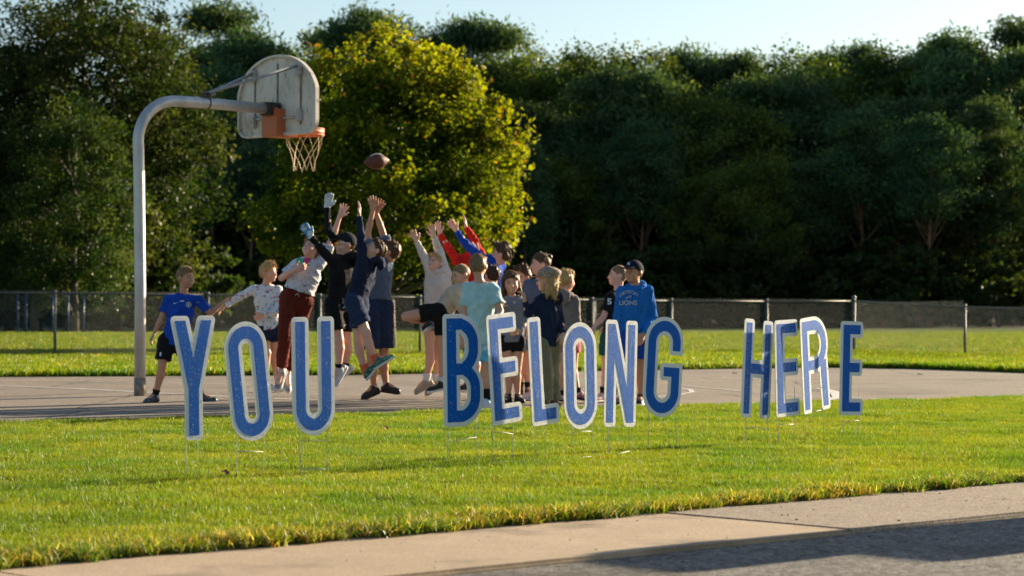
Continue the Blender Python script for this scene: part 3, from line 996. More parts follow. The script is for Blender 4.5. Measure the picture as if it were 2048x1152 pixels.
# ------------------------------------------------------------------ chain-link fence
m_galv = mat('galvanised', (.13, .13, .12), (.20, .195, .18), scale=14, rough=.55, metal=.5, bump=.1)
m_wire = mat('fence_wire', (.13, .135, .115), rough=.6, metal=.2)
posts_px = [(-196, 582, 712), (110, 584, 711), (416, 588, 710), (640, 591, 709), (840, 593, 708), (1020, 595.5, 707), (1185, 598, 706), (1343, 600, 705), (1534, 601, 703.5), (1708, 600.5, 702), (1930, 612, 709), (2170, 620, 714)]
fence = empty('chain_link_fence', (0, 0, 0), label='grey chain-link fence with a steel top rail running across behind the court', cat='fence')
PT = []
for i, (px, yt, yb) in enumerate(posts_px):
    b_ = G(px, yb); top = W(px, yt, b_.y); PT.append((b_, top.z))
    corner = px == 1708
    bm = bmesh.new()
    r_ = .045 if corner else .032
    tube(bm, [b_ - Vector((0, 0, .1)), b_ + Vector((0, 0, top.z + (.06 if corner else .0)))], r_, 10)
    bmesh.ops.create_uvsphere(bm, u_segments=10, v_segments=6, radius=r_ * 1.25, matrix=Matrix.Translation(b_ + Vector((0, 0, top.z + (.07 if corner else .012)))))
    link('fence_post', bm_mesh('fence_post', bm, m_galv, True), None, fence)
for i in range(len(PT) - 1):
    (a, za), (b_, zb) = PT[i], PT[i + 1]
    bm = bmesh.new(); tube(bm, [a + Vector((0, 0, za - .02)), b_ + Vector((0, 0, zb - .02))], .019, 8)
    link('top_rail', bm_mesh('top_rail', bm, m_galv, True), None, fence)
Vw, Fw = [], []


def wire(p0, p1, r_=.0042):
    d = (p1 - p0).normalized(); s1 = d.cross(Vector((.2, 1, .1))).normalized(); s2 = d.cross(s1)
    k = len(Vw)
    for q in (p0, p1):
        for a in (0, 2.094, 4.189): Vw.append((q + s1 * math.cos(a) * r_ + s2 * math.sin(a) * r_)[:])
    for a in range(3): Fw.append((k + a, k + (a + 1) % 3, k + 3 + (a + 1) % 3, k + 3 + a))


pitch_ = .078
for i in range(len(PT) - 1):
    (a, za), (b_, zb) = PT[i], PT[i + 1]
    L_ = (b_ - a).length; u = (b_ - a).normalized(); off = Vector((-u.y, u.x, 0)) * -.03
    h0 = .03
    for sgn in (1, -1):
        n_ = int((L_ + 1.6) / pitch_)
        for k in range(-1, n_):
            s0 = k * pitch_ if sgn > 0 else k * pitch_
            # line s = s0 + sgn*(z)
            hh = za + (zb - za) * .5 + .035
            z0_, z1_ = h0, hh
            if sgn > 0: sa, sb = s0 - 1.4 + z0_, s0 - 1.4 + z1_
            else: sa, sb = s0 - z0_, s0 - z1_
            if sa == sb: continue
            # clip to 0..L
            def cl(sA, zA, sB, zB):
                lo_, hi_ = 0, 1
                for lim_, sg in ((0, 1), (L_, -1)):
                    fa, fb = (sA - lim_) * sg, (sB - lim_) * sg
                    if fa < 0 and fb < 0: return None
                    if fa < 0: lo_ = max(lo_, fa / (fa - fb))
                    elif fb < 0: hi_ = min(hi_, fa / (fa - fb))
                return (lo_, hi_) if hi_ - lo_ > .01 else None
            c_ = cl(sa, z0_, sb, z1_)
            if not c_: continue
            q0_ = a + u * (sa + (sb - sa) * c_[0]) + off + Vector((0, 0, z0_ + (z1_ - z0_) * c_[0]))
            q1_ = a + u * (sa + (sb - sa) * c_[1]) + off + Vector((0, 0, z0_ + (z1_ - z0_) * c_[1]))
            wire(q0_, q1_)
link('chain_link_mesh', np_mesh('chain_link_mesh', np.array(Vw), np.array(Fw), m_wire, smooth=False), None, fence, kind='stuff')

# thin blue posts and a goal frame far behind the fence
m_bluepost = mat('blue_post_paint', (.012, .05, .14), rough=.4)
for i, px in enumerate([35, 52, 105, 136, 167]):
    b_ = G(px, 667.5); bm = bmesh.new()
    tube(bm, [b_, b_ + Vector((0, 0, 1.95 - .03 * i))], .05, 8)
    box(bm, b_ + Vector((0, 0, .02)), (.2, .2, .04))
    link('blue_post', bm_mesh('blue_post', bm, m_bluepost, True), None, label=['thin blue post farthest left beyond the fence', 'second blue post from the left, beside its twin', 'blue post half hidden by the left fence post', 'blue post just right of the left fence post', 'thin blue post nearest the hoop pole'][i], cat='post')
gl_ = empty('goal_frame', G(1210, 672), label='small grey goal frame beyond the fence behind the boys on the right', cat='goal')
s_ = FPX / gl_.location.y
for (ax, az, bx, bz) in [(-.45, 0, -.45, 1.55), (.55, 0, .55, 1.55), (-.45, 1.55, .55, 1.55)]:
    bm = bmesh.new(); tube(bm, [Vector((ax, 0, az)), Vector((bx, 0, bz))], .045, 8)
    link('goal_bar' if az else 'goal_post', bm_mesh('goal_post', bm, m_galv, True), None, gl_)

# ================================================================== BASKETBALL HOOP
hoop = empty('basketball_hoop', G(280, 793), label='weathered basketball hoop on a bent galvanised pole, seen from behind its fan-shaped board', cat='basketball hoop')
hb = hoop.location.copy()
PHI = R(47)
hn = Vector((math.cos(PHI), math.sin(PHI), 0)); ht = Vector((math.sin(PHI), -math.cos(PHI), 0)); hu = Vector((0, 0, 1))
m_pole = mat('pole_galvanised', (.40, .40, .40), (.54, .54, .54), scale=7, rough=.45, metal=.45, bump=.25, bscale=60, stretch=(1, 1, .35))
AZ = 3.265
rb_ = .48
pts = [Vector((0, 0, -.1)), Vector((0, 0, 1.2)), Vector((-.02, 0, AZ - rb_ - .1))]
for k in range(0, 11):
    a = math.pi / 2 * k / 10
    pts.append(Vector((-.025, 0, AZ - rb_)) + hn * (rb_ * 1.1 * (1 - math.cos(a))) + hu * (rb_ * math.sin(a)))
pts[-1].z = AZ + .0
AL = 1.90
pts += [hn * .9 + hu * (AZ + .005), hn * (AL - .12) + hu * (AZ + .0)]
bm = bmesh.new(); tube(bm, pts, .062, 16)
link('pole', bm_mesh('pole', bm, m_pole, True), None, hoop)
bm = bmesh.new(); tube(bm, [hu * -.02, hu * .20], .0655, 16)
link('pole_foot', bm_mesh('pole_foot', bm, mat('pole_foot_stain', (.16, .13, .10), (.28, .25, .21), scale=20, rough=.8), True), None, hoop)
bm = bmesh.new(); tube(bm, [hn * .93 + hu * (AZ + .004), hn * .945 + hu * (AZ + .004)], .0665, 16)
link('pole_clamp', bm_mesh('pole_clamp', bm, mat('dark_steel', (.035, .032, .03), (.08, .07, .06), scale=30, rough=.6, metal=.4), True), None, hoop)
m_dark = _mats['dark_steel']
# dark mounting box at the arm end
bm = bmesh.new()
rotb = Matrix((hn, ht, hu)).transposed()
box(bm, hn * (AL - .03) + hu * AZ, (.20, .15, .15), rotb); bmesh.ops.bevel(bm, geom=list(bm.edges), offset=.008, segments=1, affect='EDGES')
tube(bm, [hn * (AL - .1) + hu * AZ - ht * .1, hn * (AL - .1) + hu * AZ + ht * .1], .018, 6)
tube(bm, [hn * (AL - .02) + hu * AZ - ht * .1, hn * (AL - .02) + hu * AZ + ht * .1], .018, 6)
link('mounting_box', bm_mesh('mounting_box', bm, m_dark), None, hoop)
# board
BC = hn * (AL + .085) + hu * 3.40
m_board = bpy.data.materials.new('board_paint'); m_board.use_nodes = True
nt = m_board.node_tree; N = nt.nodes; L = nt.links; p = N['Principled BSDF']; p.inputs['Roughness'].default_value = .65
tc = N.new('ShaderNodeTexCoord')
def _nz(sc, st, lo, hi):
    mp = N.new('ShaderNodeMapping'); mp.inputs['Scale'].default_value = st; L.new(tc.outputs['Object'], mp.inputs[0])
    z = N.new('ShaderNodeTexNoise'); z.inputs['Scale'].default_value = sc; z.inputs['Detail'].default_value = 8; z.inputs['Roughness'].default_value = .7; L.new(mp.outputs[0], z.inputs[0])
    r = N.new('ShaderNodeMapRange'); r.inputs['From Min'].default_value = lo; r.inputs['From Max'].default_value = hi; L.new(z.outputs[0], r.inputs[0]); return r.outputs[0]
def _mx(f, a, b):
    x = N.new('ShaderNodeMixRGB'); L.new(f, x.inputs[0])
    for i, c in ((1, a), (2, b)):
        if isinstance(c, tuple): x.inputs[i].default_value = rgb(*c)
        else: L.new(c, x.inputs[i])
    return x.outputs[0]
c = _mx(_nz(2.2, (1, .4, 1), .40, .62), (.66, .60, .53), (.49, .44, .375))
c = _mx(_nz(6, (1, .22, 1), .55, .66), c, (.30, .215, .13))
c = _mx(_nz(17, (1, .4, 1), .58, .68), c, (.20, .11, .055))
L.new(c, p.inputs['Base Color'])


def fan(x, y, o=0.0):
    top = np.maximum(np.hypot(x / .70, (y + .03) / .53) - 1, -1) * .6
    top = np.where(y > -.03, top, np.abs(x) / .70 * .6 - .6)
    body = sd_rbox(x, y, -.685, .685, -.44, .9, 0, 0)
    lowc = np.where(y < -.25, sd_rbox(x, y, -.685, .685, -.44, .9, .15, .15), body)
    notch = .085 - np.sqrt((x * .42) ** 2 + (y + .50) ** 2)
    return np.maximum(np.maximum(top, lowc), notch) + o


bl = contours(lambda x, y: fan(x, y), -.75, .75, -.5, .6, .01)
bl_in = contours(lambda x, y: fan(x, y, .03), -.75, .75, -.5, .6, .01)
board = empty('backboard', (0, 0, 0)); board.parent = hoop
MB_ = Matrix.Translation(BC) @ Matrix((-ht, hu, hn)).transposed().to_4x4()   # local x=-ht, y=up, z=hn
sheet = link('board_sheet', plate('board_sheet', bl, .0, .02, m_board), None, board); sheet.matrix_local = MB_
rim_me = plate('board_flange', [bl[0]] + [bl_in[0][::-1]], -.035, -.0005, m_board)
o_ = link('board_flange', rim_me, None, board); o_.matrix_local = MB_
m_rust = mat('rusty_seam', (.13, .08, .045), (.30, .25, .19), scale=25, rough=.85, stretch=(1, .4, 1))
for xx_ in (-.40, 0, .40):
    bm = bmesh.new(); y0_, y1_ = (-.33, .28) if xx_ else (-.05, .40)
    box(bm, (xx_, (y0_ + y1_) / 2, -.006), (.018, y1_ - y0_, .012))
    o_ = link('seam_rib', bm_mesh('seam_rib', bm, m_rust), None, board); o_.matrix_local = MB_
m_brk = mat('bracket_paint', (.45, .43, .40), (.25, .18, .12), scale=14, rough=.7, lo=.5, hi=.75)
for xx_, yy_ in ((.40, .28), (-.40, .31), (.40, -.25), (-.40, -.22)):
    bm = bmesh.new(); box(bm, (xx_, yy_, -.03), (.075, .15, .05)); bmesh.ops.bevel(bm, geom=list(bm.edges), offset=.01, segments=2, affect='EDGES')
    box(bm, (xx_ + .045, yy_ - .01, -.018), (.02, .12, .03))
    o_ = link('board_bracket', bm_mesh('board_bracket', bm, m_brk), None, board); o_.matrix_local = MB_
bm = bmesh.new(); tube(bm, [Vector((-.4, -.245, -.03)), Vector((.4, -.225, -.03))], .012, 6)
o_ = link('cross_rod', bm_mesh('cross_rod', bm, m_brk, True), None, board); o_.matrix_local = MB_
# braces from the arm to the board's upper brackets
m_brace = mat('brace_steel', (.26, .27, .28), (.40, .40, .40), scale=20, rough=.5, metal=.5)
a0_ = hn * .92 + hu * (AZ + .11)
for xx_, yy_ in ((.40, .30), (-.40, .34)):
    e_ = MB_ @ Vector((xx_, yy_, -.06)); bm = bmesh.new(); tube(bm, [a0_, e_], .0175, 8); tube(bm, [a0_ - hn * .03, a0_ + hn * .10 + (e_ - a0_).normalized() * .02], .024, 8)
    link('brace', bm_mesh('brace', bm, m_brace, True), None, hoop)
bm = bmesh.new(); box(bm, a0_ - hu * .03, (.09, .07, .09), rotb); tube(bm, [a0_ - ht * .06, a0_ + ht * .06], .014, 6)
link('brace_bracket', bm_mesh('brace_bracket', bm, m_dark), None, hoop)
# orange gusset and rim
m_or = mat('orange_paint', (.50, .13, .045), (.40, .14, .07), scale=12, rough=.5, bump=.1, lo=.3, hi=.7)
RZ = 3.03
bm = bmesh.new()
bc = hn * (AL - .02)
box(bm, bc + hu * (RZ + .085) + hn * -.02, (.02, .26, .32), rotb)
for sg in (-1, 1):
    vs = [bc + hn * -.02 + ht * .12 * sg + hu * (RZ + .235), bc + hn * .10 + ht * .12 * sg + hu * (RZ + .235), bc + hn * .10 + ht * .12 * sg + hu * (RZ + .03), bc + hn * .30 + ht * .12 * sg + hu * (RZ + .02),
          bc + hn * .30 + ht * .12 * sg + hu * (RZ - .075), bc + hn * -.02 + ht * .12 * sg + hu * (RZ - .075)]
    A_ = [bm.verts.new(v) for v in vs]; B_ = [bm.verts.new(v + ht * .012 * sg) for v in vs]
    bm.faces.new(A_); bm.faces.new(B_[::-1])
    for k in range(6): bm.faces.new((A_[k], A_[(k + 1) % 6], B_[(k + 1) % 6], B_[k]))
box(bm, bc + hn * .14 + hu * (RZ - .078), (.34, .25, .012), rotb)
bmesh.ops.recalc_face_normals(bm, faces=bm.faces)
link('rim_gusset', bm_mesh('rim_gusset', bm, m_or), None, hoop)
RC = hn * (AL + .085 + .02 + .16 + .225) + hu * RZ
bm = bmesh.new()
ring = [RC + (hn * math.cos(a) + ht * math.sin(a)) * .232 for a in [2 * math.pi * k / 40 for k in range(40)]]
# deep flat band with rolled top and bottom edges
for (r0, r1, z0_, z1_) in ((.222, .236, -.035, .035),):
    rings = []
    for rr_, zz_ in ((r0, z0_), (r1, z0_), (r1, z1_), (r0, z1_)):
        rings.append([bm.verts.new(RC + (hn * math.cos(2 * math.pi * k / 40) + ht * math.sin(2 * math.pi * k / 40)) * rr_ + hu * zz_) for k in range(40)])
    for q in range(4):
        for k in range(40):
            bm.faces.new((rings[q][k], rings[q][(k + 1) % 40], rings[(q + 1) % 4][(k + 1) % 40], rings[(q + 1) % 4][k]))
for zz_ in (-.036, .036):
    tube(bm, [r_ + hu * zz_ for r_ in ring] + [ring[0] + hu * zz_], .009, 6)
bmesh.ops.recalc_face_normals(bm, faces=bm.faces)
link('rim', bm_mesh('rim', bm, m_or, True), None, hoop)
bm = bmesh.new(); box(bm, RC - hn * .28 + hu * .0, (.14, .16, .06), rotb)
link('rim_plate', bm_mesh('rim_plate', bm, m_or), None, hoop)
# chain net: twelve strands that cross
m_net = mat('chain_net', (.36, .26, .15), (.50, .40, .26), scale=60, rough=.5, metal=.3)
bm = bmesh.new()
ns = 12; lev = [(0, .225), (-.11, .195), (-.21, .160), (-.31, .135), (-.42, .130)]
rr_ = random.Random(3)
for k in range(ns):
    for dr in (1, -1):
        P__ = []
        for li, (dz, r_) in enumerate(lev):
            a = 2 * math.pi * (k + dr * .5 * li) / ns
            P__.append(RC + (hn * math.cos(a) + ht * math.sin(a)) * (r_ + rr_.uniform(-.006, .006)) + hu * (dz - .04 + rr_.uniform(-.01, .01)))
        if (k % 2 == 0):
            fine = []
            for a_, b_ in zip(P__[:-1], P__[1:]):
                fine += [a_.lerp(b_, f) for f in (0, .14, .28, .42, .57, .71, .85)]
            fine.append(P__[-1])
            tube(bm, fine, [(.0050 if i % 2 else .0028) for i in range(len(fine))], 5)
link('net', bm_mesh('net', bm, m_net, True), None, hoop)

# ================================================================== YARD SIGN LETTERS
m_white = bpy.data.materials.new('sign_white'); m_white.use_nodes = True
m_blue = bpy.data.materials.new('sign_blue'); m_blue.use_nodes = True
for m_, ca, cb, dew in ((m_white, (.80, .80, .78), (.70, .71, .69), .25), (m_blue, (.003, .125, .52), (.002, .095, .43), .5)):
    nt = m_.node_tree; N = nt.nodes; L = nt.links; p = N['Principled BSDF']; p.inputs['Roughness'].default_value = .38; p.inputs['Specular IOR Level'].default_value = .4
    tc = N.new('ShaderNodeTexCoord')
    mp = N.new('ShaderNodeMapping'); mp.inputs['Scale'].default_value = (170, 3.0, 1); L.new(tc.outputs['Object'], mp.inputs[0])
    z = N.new('ShaderNodeTexNoise'); z.inputs['Scale'].default_value = 1; z.inputs['Detail'].default_value = 5; z.inputs['Roughness'].default_value = .7; L.new(mp.outputs[0], z.inputs[0])
    r = N.new('ShaderNodeMapRange'); r.inputs['From Min'].default_value = .35; r.inputs['From Max'].default_value = .7; L.new(z.outputs[0], r.inputs[0])
    x = N.new('ShaderNodeMixRGB'); x.inputs[1].default_value = rgb(*ca); x.inputs[2].default_value = rgb(*cb); L.new(r.outputs[0], x.inputs[0])
    # fine mist of dew: pale droplets broken by runs
    v = N.new('ShaderNodeTexVoronoi'); v.inputs['Scale'].default_value = 210; L.new(tc.outputs['Object'], v.inputs[0])
    n3 = N.new('ShaderNodeTexNoise'); n3.inputs['Scale'].default_value = 320; n3.inputs['Detail'].default_value = 2; L.new(tc.outputs['Object'], n3.inputs[0])
    mr = N.new('ShaderNodeMapRange'); mr.inputs['From Min'].default_value = .46; mr.inputs['From Max'].default_value = .64; L.new(n3.outputs[0], mr.inputs[0])
    ml = N.new('ShaderNodeMath'); ml.operation = 'MULTIPLY'; L.new(mr.outputs[0], ml.inputs[0])
    iv = N.new('ShaderNodeMath'); iv.operation = 'SUBTRACT'; iv.inputs[0].default_value = 1.15; L.new(r.outputs[0], iv.inputs[1]); L.new(iv.outputs[0], ml.inputs[1])
    m3 = N.new('ShaderNodeMath'); m3.operation = 'MULTIPLY'; m3.inputs[1].default_value = dew; L.new(ml.outputs[0], m3.inputs[0]); m3.use_clamp = True
    x2 = N.new('ShaderNodeMixRGB'); x2.inputs[2].default_value = (.60, .60, .64, 1); L.new(m3.outputs[0], x2.inputs[0]); L.new(x.outputs[0], x2.inputs[1])
    L.new(x2.outputs[0] if dew and m_ is m_white else x.outputs[0], p.inputs['Base Color'])
    # droplets are clear water: they only scatter low sun, so they are relief plus a thin clear film
    bn = N.new('ShaderNodeBump'); bn.inputs['Strength'].default_value = .9; bn.inputs['Distance'].default_value = .0022; L.new(n3.outputs[0], bn.inputs['Height'])
    L.new(bn.outputs[0], p.inputs['Coat Normal'])
    p.inputs['Specular IOR Level'].default_value = .06; p.inputs['Roughness'].default_value = .65
    cw = N.new('ShaderNodeMath'); cw.operation = 'MULTIPLY'; cw.inputs[1].default_value = .62 if m_ is m_blue else .2; L.new(m3.outputs[0], cw.inputs[0]); L.new(cw.outputs[0], p.inputs['Coat Weight'])
    p.inputs['Coat Roughness'].default_value = .22; p.inputs['Coat IOR'].default_value = 1.33
    p.inputs['Sheen Weight'].default_value = 0.0; p.inputs['Sheen Roughness'].default_value = .35; p.inputs['Sheen Tint'].default_value = (.9, .88, 1, 1)
m_dew = mat('dew', (.75, .78, .82), rough=.08, spec=1.0, coat=1.0)
m_stake = mat('stake_wire', (.46, .47, .42), rough=.6, metal=.0)


def glyph(ch, Wd, Ht):
    b = .0245; t = .067
    x0, x1, y0, y1 = b, Wd - b, b, Ht - b
    def f(x, y):
        if ch == 'E':
            d = sd_box(x, y, x0, x0 + t, y0, y1)
            m = (y0 + y1) / 2 + .005
            for (a, c, q) in ((y0, y0 + t * .95, 0), (y1 - t * .95, y1, .01), (m - t * .48, m + t * .48, .012)):
                d = np.minimum(d, sd_box(x, y, x0, x1 - q, a, c))
            return d
        if ch == 'L': return np.minimum(sd_box(x, y, x0, x0 + t, y0, y1), sd_box(x, y, x0, x1, y0, y0 + t))
        if ch == 'H':
            m = (y0 + y1) / 2
            return np.minimum(np.minimum(sd_box(x, y, x0, x0 + t, y0, y1), sd_box(x, y, x1 - t, x1, y0, y1)), sd_box(x, y, x0, x1, m - t / 2, m + t / 2))
        if ch == 'N':
            d = np.minimum(sd_box(x, y, x0, x0 + t * .95, y0, y1), sd_box(x, y, x1 - t * .95, x1, y0, y1))
            return np.minimum(d, sd_poly(x, y, [(x0, y1), (x0 + t * 1.0, y1), (x1, y0), (x1 - t * 1.0, y0)]))
        if ch == 'Y':
            c = (x0 + x1) / 2; m = y0 + (y1 - y0) * .40
            d = sd_poly(x, y, [(c - t / 2, y0), (c + t / 2, y0), (c + t / 2, m), (x1, y1), (x1 - t * 1.05, y1), (c, m + .165), (x0 + t * 1.05, y1), (x0, y1), (c - t / 2, m)])
            return d
        if ch == 'O':
            r = (x1 - x0) / 2
            o = sd_rbox(x, y, x0, x1, y0, y1, r, r)
            return np.abs(o + t / 2) - t / 2
        if ch == 'U':
            r = (x1 - x0) / 2
            o = np.abs(sd_rbox(x, y, x0, x1, y0, y1 + .5, r, r) + t / 2) - t / 2
            up = np.minimum(sd_box(x, y, x0, x0 + t, y0 + r, y1), sd_box(x, y, x1 - t, x1, y0 + r, y1))
            return np.where(y < y0 + r, o, up)
        if ch == 'B':
            m = (y0 + y1) / 2 + .005; r = min((x1 - x0) * .62, (y1 - m) * .5)
            a = np.abs(sd_rbox(x, y, x0, x1 - .012, m - t / 2, y1, .0005, r) + t / 2) - t / 2
            c = np.abs(sd_rbox(x, y, x0, x1, y0, m + t / 2, .0005, r) + t / 2) - t / 2
            return np.minimum(np.minimum(a, c), sd_box(x, y, x0, x0 + t, y0, y1))
        if ch == 'R':
            m = y0 + (y1 - y0) * .44; r = min((x1 - x0) * .6, (y1 - m) * .5)
            a = np.abs(sd_rbox(x, y, x0, x1, m, y1, .0005, r) + t / 2) - t / 2
            leg = sd_poly(x, y, [(x1 - t * 1.35, m + t * .6), (x1 - t * .2, m + t * .9), (x1 + .002, y0), (x1 - t * 1.0, y0)])
            return np.minimum(np.minimum(a, leg), sd_box(x, y, x0, x0 + t, y0, y1))
        if ch == 'G':
            r = (x1 - x0) / 2
            o = np.abs(sd_rbox(x, y, x0, x1, y0, y1, r, r) + t / 2) - t / 2
            gapbox = sd_box(x, y, (x0 + x1) / 2, x1 + .1, y0 + (y1 - y0) * .50, y0 + (y1 - y0) * .68)
            o = np.maximum(o, -gapbox)
            bar = sd_box(x, y, (x0 + x1) / 2 + .004, x1, y0 + (y1 - y0) * .40, y0 + (y1 - y0) * .50)
            st = sd_box(x, y, x1 - t, x1, y0 + r, y0 + (y1 - y0) * .5)
            return np.minimum(np.minimum(o, bar), st)
    return f


LET = [  # char, centre px, width px, top, bottom, ground y, turn, lean px, label
    ('Y', 387, 88, 632, 880, 960, 44, -3, 'blue letter Y with a white edge, first letter of YOU, farthest left'),
    ('O', 498, 84, 643, 882, 957, 44.5, -24, 'blue letter O with a white edge between Y and U, leaning left'),
    ('U', 627, 84, 634, 870, 952, 44, -3, 'blue letter U with a white edge, last letter of YOU'),
    ('B', 927, 79, 628, 852, 936, 37.5, -3, 'blue letter B with a white edge, first letter of BELONG'),
    ('E', 1009, 60, 627, 847, 934, 49, -13, 'blue letter E with a white edge between B and L'),
    ('L', 1087, 54, 633, 849, 931, 49, -11, 'blue letter L with a white edge between E and O'),
    ('O', 1161, 66, 645, 858, 926, 49, -4, 'dewy blue letter O with a white edge between L and N'),
    ('N', 1242, 63, 641, 853, 917, 49, 5, 'blue letter N with a white edge between O and G'),
    ('G', 1327, 76, 634, 834, 906, 38.5, 10, 'blue letter G with a white edge, last letter of BELONG'),
    ('H', 1515, 57, 640, 836, 896, 50, 9, 'blue letter H with a white edge, first letter of HERE'),
    ('E', 1575, 47, 640, 832, 893, 50, -4, 'blue letter E with a white edge between H and R'),
    ('R', 1631, 53, 633, 823, 889, 54, -10, 'palest, dew-covered letter R with a white edge in HERE'),
    ('E', 1704, 46, 643, 830, 885, 37, 4, 'deep blue letter E with a white edge, last letter of the whole message'),
]
for i, (ch, xc, wpx, yt, yb, gy, th, lean, lab) in enumerate(LET):
    th = R(th); g_ = G(xc, gy); d = g_.y; s_ = FPX / d
    fw = math.cos(th) - (xc - W0 / 2) / FPX * math.sin(th); Wd = wpx / (s_ * fw); Ht = (yb - yt) / s_
    zb = W(xc, yb, d).z
    root = empty('yard_letter', g_, rotz=0, label=lab, cat='letter sign', group='yard sign letters standing on wire stakes in the lawn')
    U = Vector((math.cos(th), math.sin(th), 0)); Nn = Vector((math.sin(th), -math.cos(th), 0))
    roll = math.atan2(-lean, (yb - yt)) / max(fw, .6) * -1
    M = Matrix.Translation(Vector((0, 0, zb))) @ Matrix((U, Vector((0, 0, 1)), Nn)).transposed().to_4x4()
    M = M @ Matrix.Translation((0, Ht / 2, 0)) @ Matrix.Rotation(-roll, 4, 'Z') @ Matrix.Translation((-Wd / 2, -Ht / 2, 0))
    f = glyph(ch, Wd, Ht)
    lo = contours(lambda x, y: f(x, y) - .0255, -.03, Wd + .03, -.03, Ht + .03, .004)
    li = contours(lambda x, y: f(x, y), -.03, Wd + .03, -.03, Ht + .03, .004)
    o_ = link('sign_board', plate('sign_board', lo, -.0045, 0, m_white), None, root); o_.matrix_local = M
    o_ = link('blue_face', plate('blue_face', li, .0002, .0012, m_blue), None, root); o_.matrix_local = M
    # dew drops, larger ones on the white edge
    r = np.random.default_rng(500 + i)
    ncand = 11000; px_ = r.uniform(0, Wd, ncand); py_ = r.uniform(0, Ht, ncand); streak = np.sin(px_ * 210 + r.uniform(0, 6)) * np.sin(px_ * 97 + 1) ; runs = (streak > -.25)
    dd_ = f(px_, py_)
    rad_ = r.uniform(.0009, .0019, len(px_)) * np.where(r.uniform(0, 1, len(px_)) < .06, 1.7, 1) * np.where(dd_ > 0, 1.4, 1)
    dens = {'B': .035, 'G': .008}.get(ch, .30) * runs  # sun sparkle put into drop density: sparse on letters facing off the sun
    if i == 12: dens = .008 * runs
    if i < 3: dens = .10 * runs
    k_ = (dd_ < .022) & (r.uniform(0, 1, len(px_)) < np.where(dd_ > 0, .10, dens))
    px_, py_, rad_, dd_ = px_[k_], py_[k_], rad_[k_], dd_[k_]
    tmpl = np.array([(1, 0, 0), (0, 1, 0), (-1, 0, 0), (0, -1, 0), (0, 0, .75)]); tf = np.array([(0, 1, 4), (1, 2, 4), (2, 3, 4), (3, 0, 4)])
    V = tmpl[None] * rad_[:, None, None] + np.stack([px_, py_, np.where(dd_ < 0, .0013, .0001)], 1)[:, None, :]
    F = tf[None] + (np.arange(len(px_)) * 5)[:, None, None]
    o_ = link('dew_drops', np_mesh('dew_drops', V.reshape(-1, 3), F.reshape(-1, 3), m_dew, smooth=True), None, root, kind='stuff'); o_.matrix_local = M
    # wire stake: two uprights and cross wires
    rs = random.Random(i)
    fr = {'Y': (.33, .62), 'L': (.22, .55), 'U': (.18, .86), 'O': (.24, .88)}.get(ch, (.14, .84))
    ends = []
    zm = zb + Ht * .30
    for q in fr:
        a = Vector((U.x, U.y, 0)) * (q - .5) * Wd - Nn * .006
        a.z = zm
        bpt = Vector((a.x + rs.uniform(-.012, .012), a.y + rs.uniform(-.01, .01), -.08))
        bm = bmesh.new(); tube(bm, [a, a.lerp(bpt, .5) + Vector((rs.uniform(-.003, .003), 0, 0)), bpt], .0021, 6)
        link('stake_leg', bm_mesh('stake_leg', bm, m_stake, True), None, root); ends.append((a, bpt))
    hs = {0: [], 1: [.10], 2: [-.03, .055 - zb + .0], 3: [-.08], 4: [-.055, -.22], 5: [], 6: [-.018, -.20], 7: [.0, -.20], 8: [], 9: [-.075], 10: [-.055], 11: [.0], 12: [-.045]}[i]
    if i == 1: hs = [-.06]
    for h_ in hs:
        z_ = zb + h_ if h_ > -.25 else .03
        if i == 2 and h_ is hs[1]: z_ = .035
        z_ = max(z_, .03)
        P3 = []
        for a, b_ in ends:
            f_ = (a.z - z_) / (a.z - b_.z); P3.append(a.lerp(b_, f_))
        tilt = rs.uniform(-.012, .012)
        P3[0].z += tilt; P3[1].z -= tilt
        bm = bmesh.new(); tube(bm, [P3[0], P3[0].lerp(P3[1], .5) + Vector((0, 0, rs.uniform(-.004, .006) + (.02 if i == 9 else 0))), P3[1]], .0021, 6)
        link('cross_wire', bm_mesh('cross_wire', bm, m_stake, True), None, root)

# ================================================================== FOOTBALL
fb = empty('football', W(753, 323, 23.6), label='brown leather football flying above the reaching hands', cat='football')
a_ = Vector((math.cos(R(12)), .25, math.sin(R(7)))).normalized(); b_ = a_.cross(Vector((0, 1, 0))).normalized(); c_ = a_.cross(b_)
V = []; F = []
nu, nv = 24, 16
for i in range(nu + 1):
    f_ = -1 + 2 * i / nu; r_ = .085 * (1 - abs(f_) ** 1.85) ** .92 if abs(f_) < 1 else 0
    for j in range(nv):
        an = 2 * math.pi * j / nv; V.append((a_ * f_ * .14 + (b_ * math.cos(an) + c_ * math.sin(an)) * max(r_, .0005))[:])
for i in range(nu):
    for j in range(nv): F.append((i * nv + j, i * nv + (j + 1) % nv, (i + 1) * nv + (j + 1) % nv, (i + 1) * nv + j))
link('ball_skin', np_mesh('ball_skin', np.array(V), np.array(F), mat('leather', (.10, .030, .018), (.15, .045, .025), scale=40, rough=.5, bump=.4, bscale=300)), None, fb)
bm = bmesh.new()
up_ = b_ * -1 if b_.z < 0 else b_
ld = (up_ * .9 + c_ * .5).normalized()
for k in range(-3, 4):
    cpt = a_ * k * .017 + ld * (.0855 * (1 - abs(k * .017 / .14) ** 1.85))
    sd = a_.cross(ld).normalized(); tube(bm, [cpt - sd * .016, cpt + ld * .003, cpt + sd * .016], .003, 5)
tube(bm, [a_ * k * .017 + ld * (.087 * (1 - abs(k * .017 / .14) ** 1.85)) for k in range(-4, 5)], .003, 5)
link('laces', bm_mesh('laces', bm, mat('lace_white', (.7, .68, .62)), True), None, fb)

# ================================================================== PEOPLE
def sk(name, a, b): return mat(name, a, b, scale=9, rough=.5, sss=.08, spec=.3, lo=.3, hi=.7)


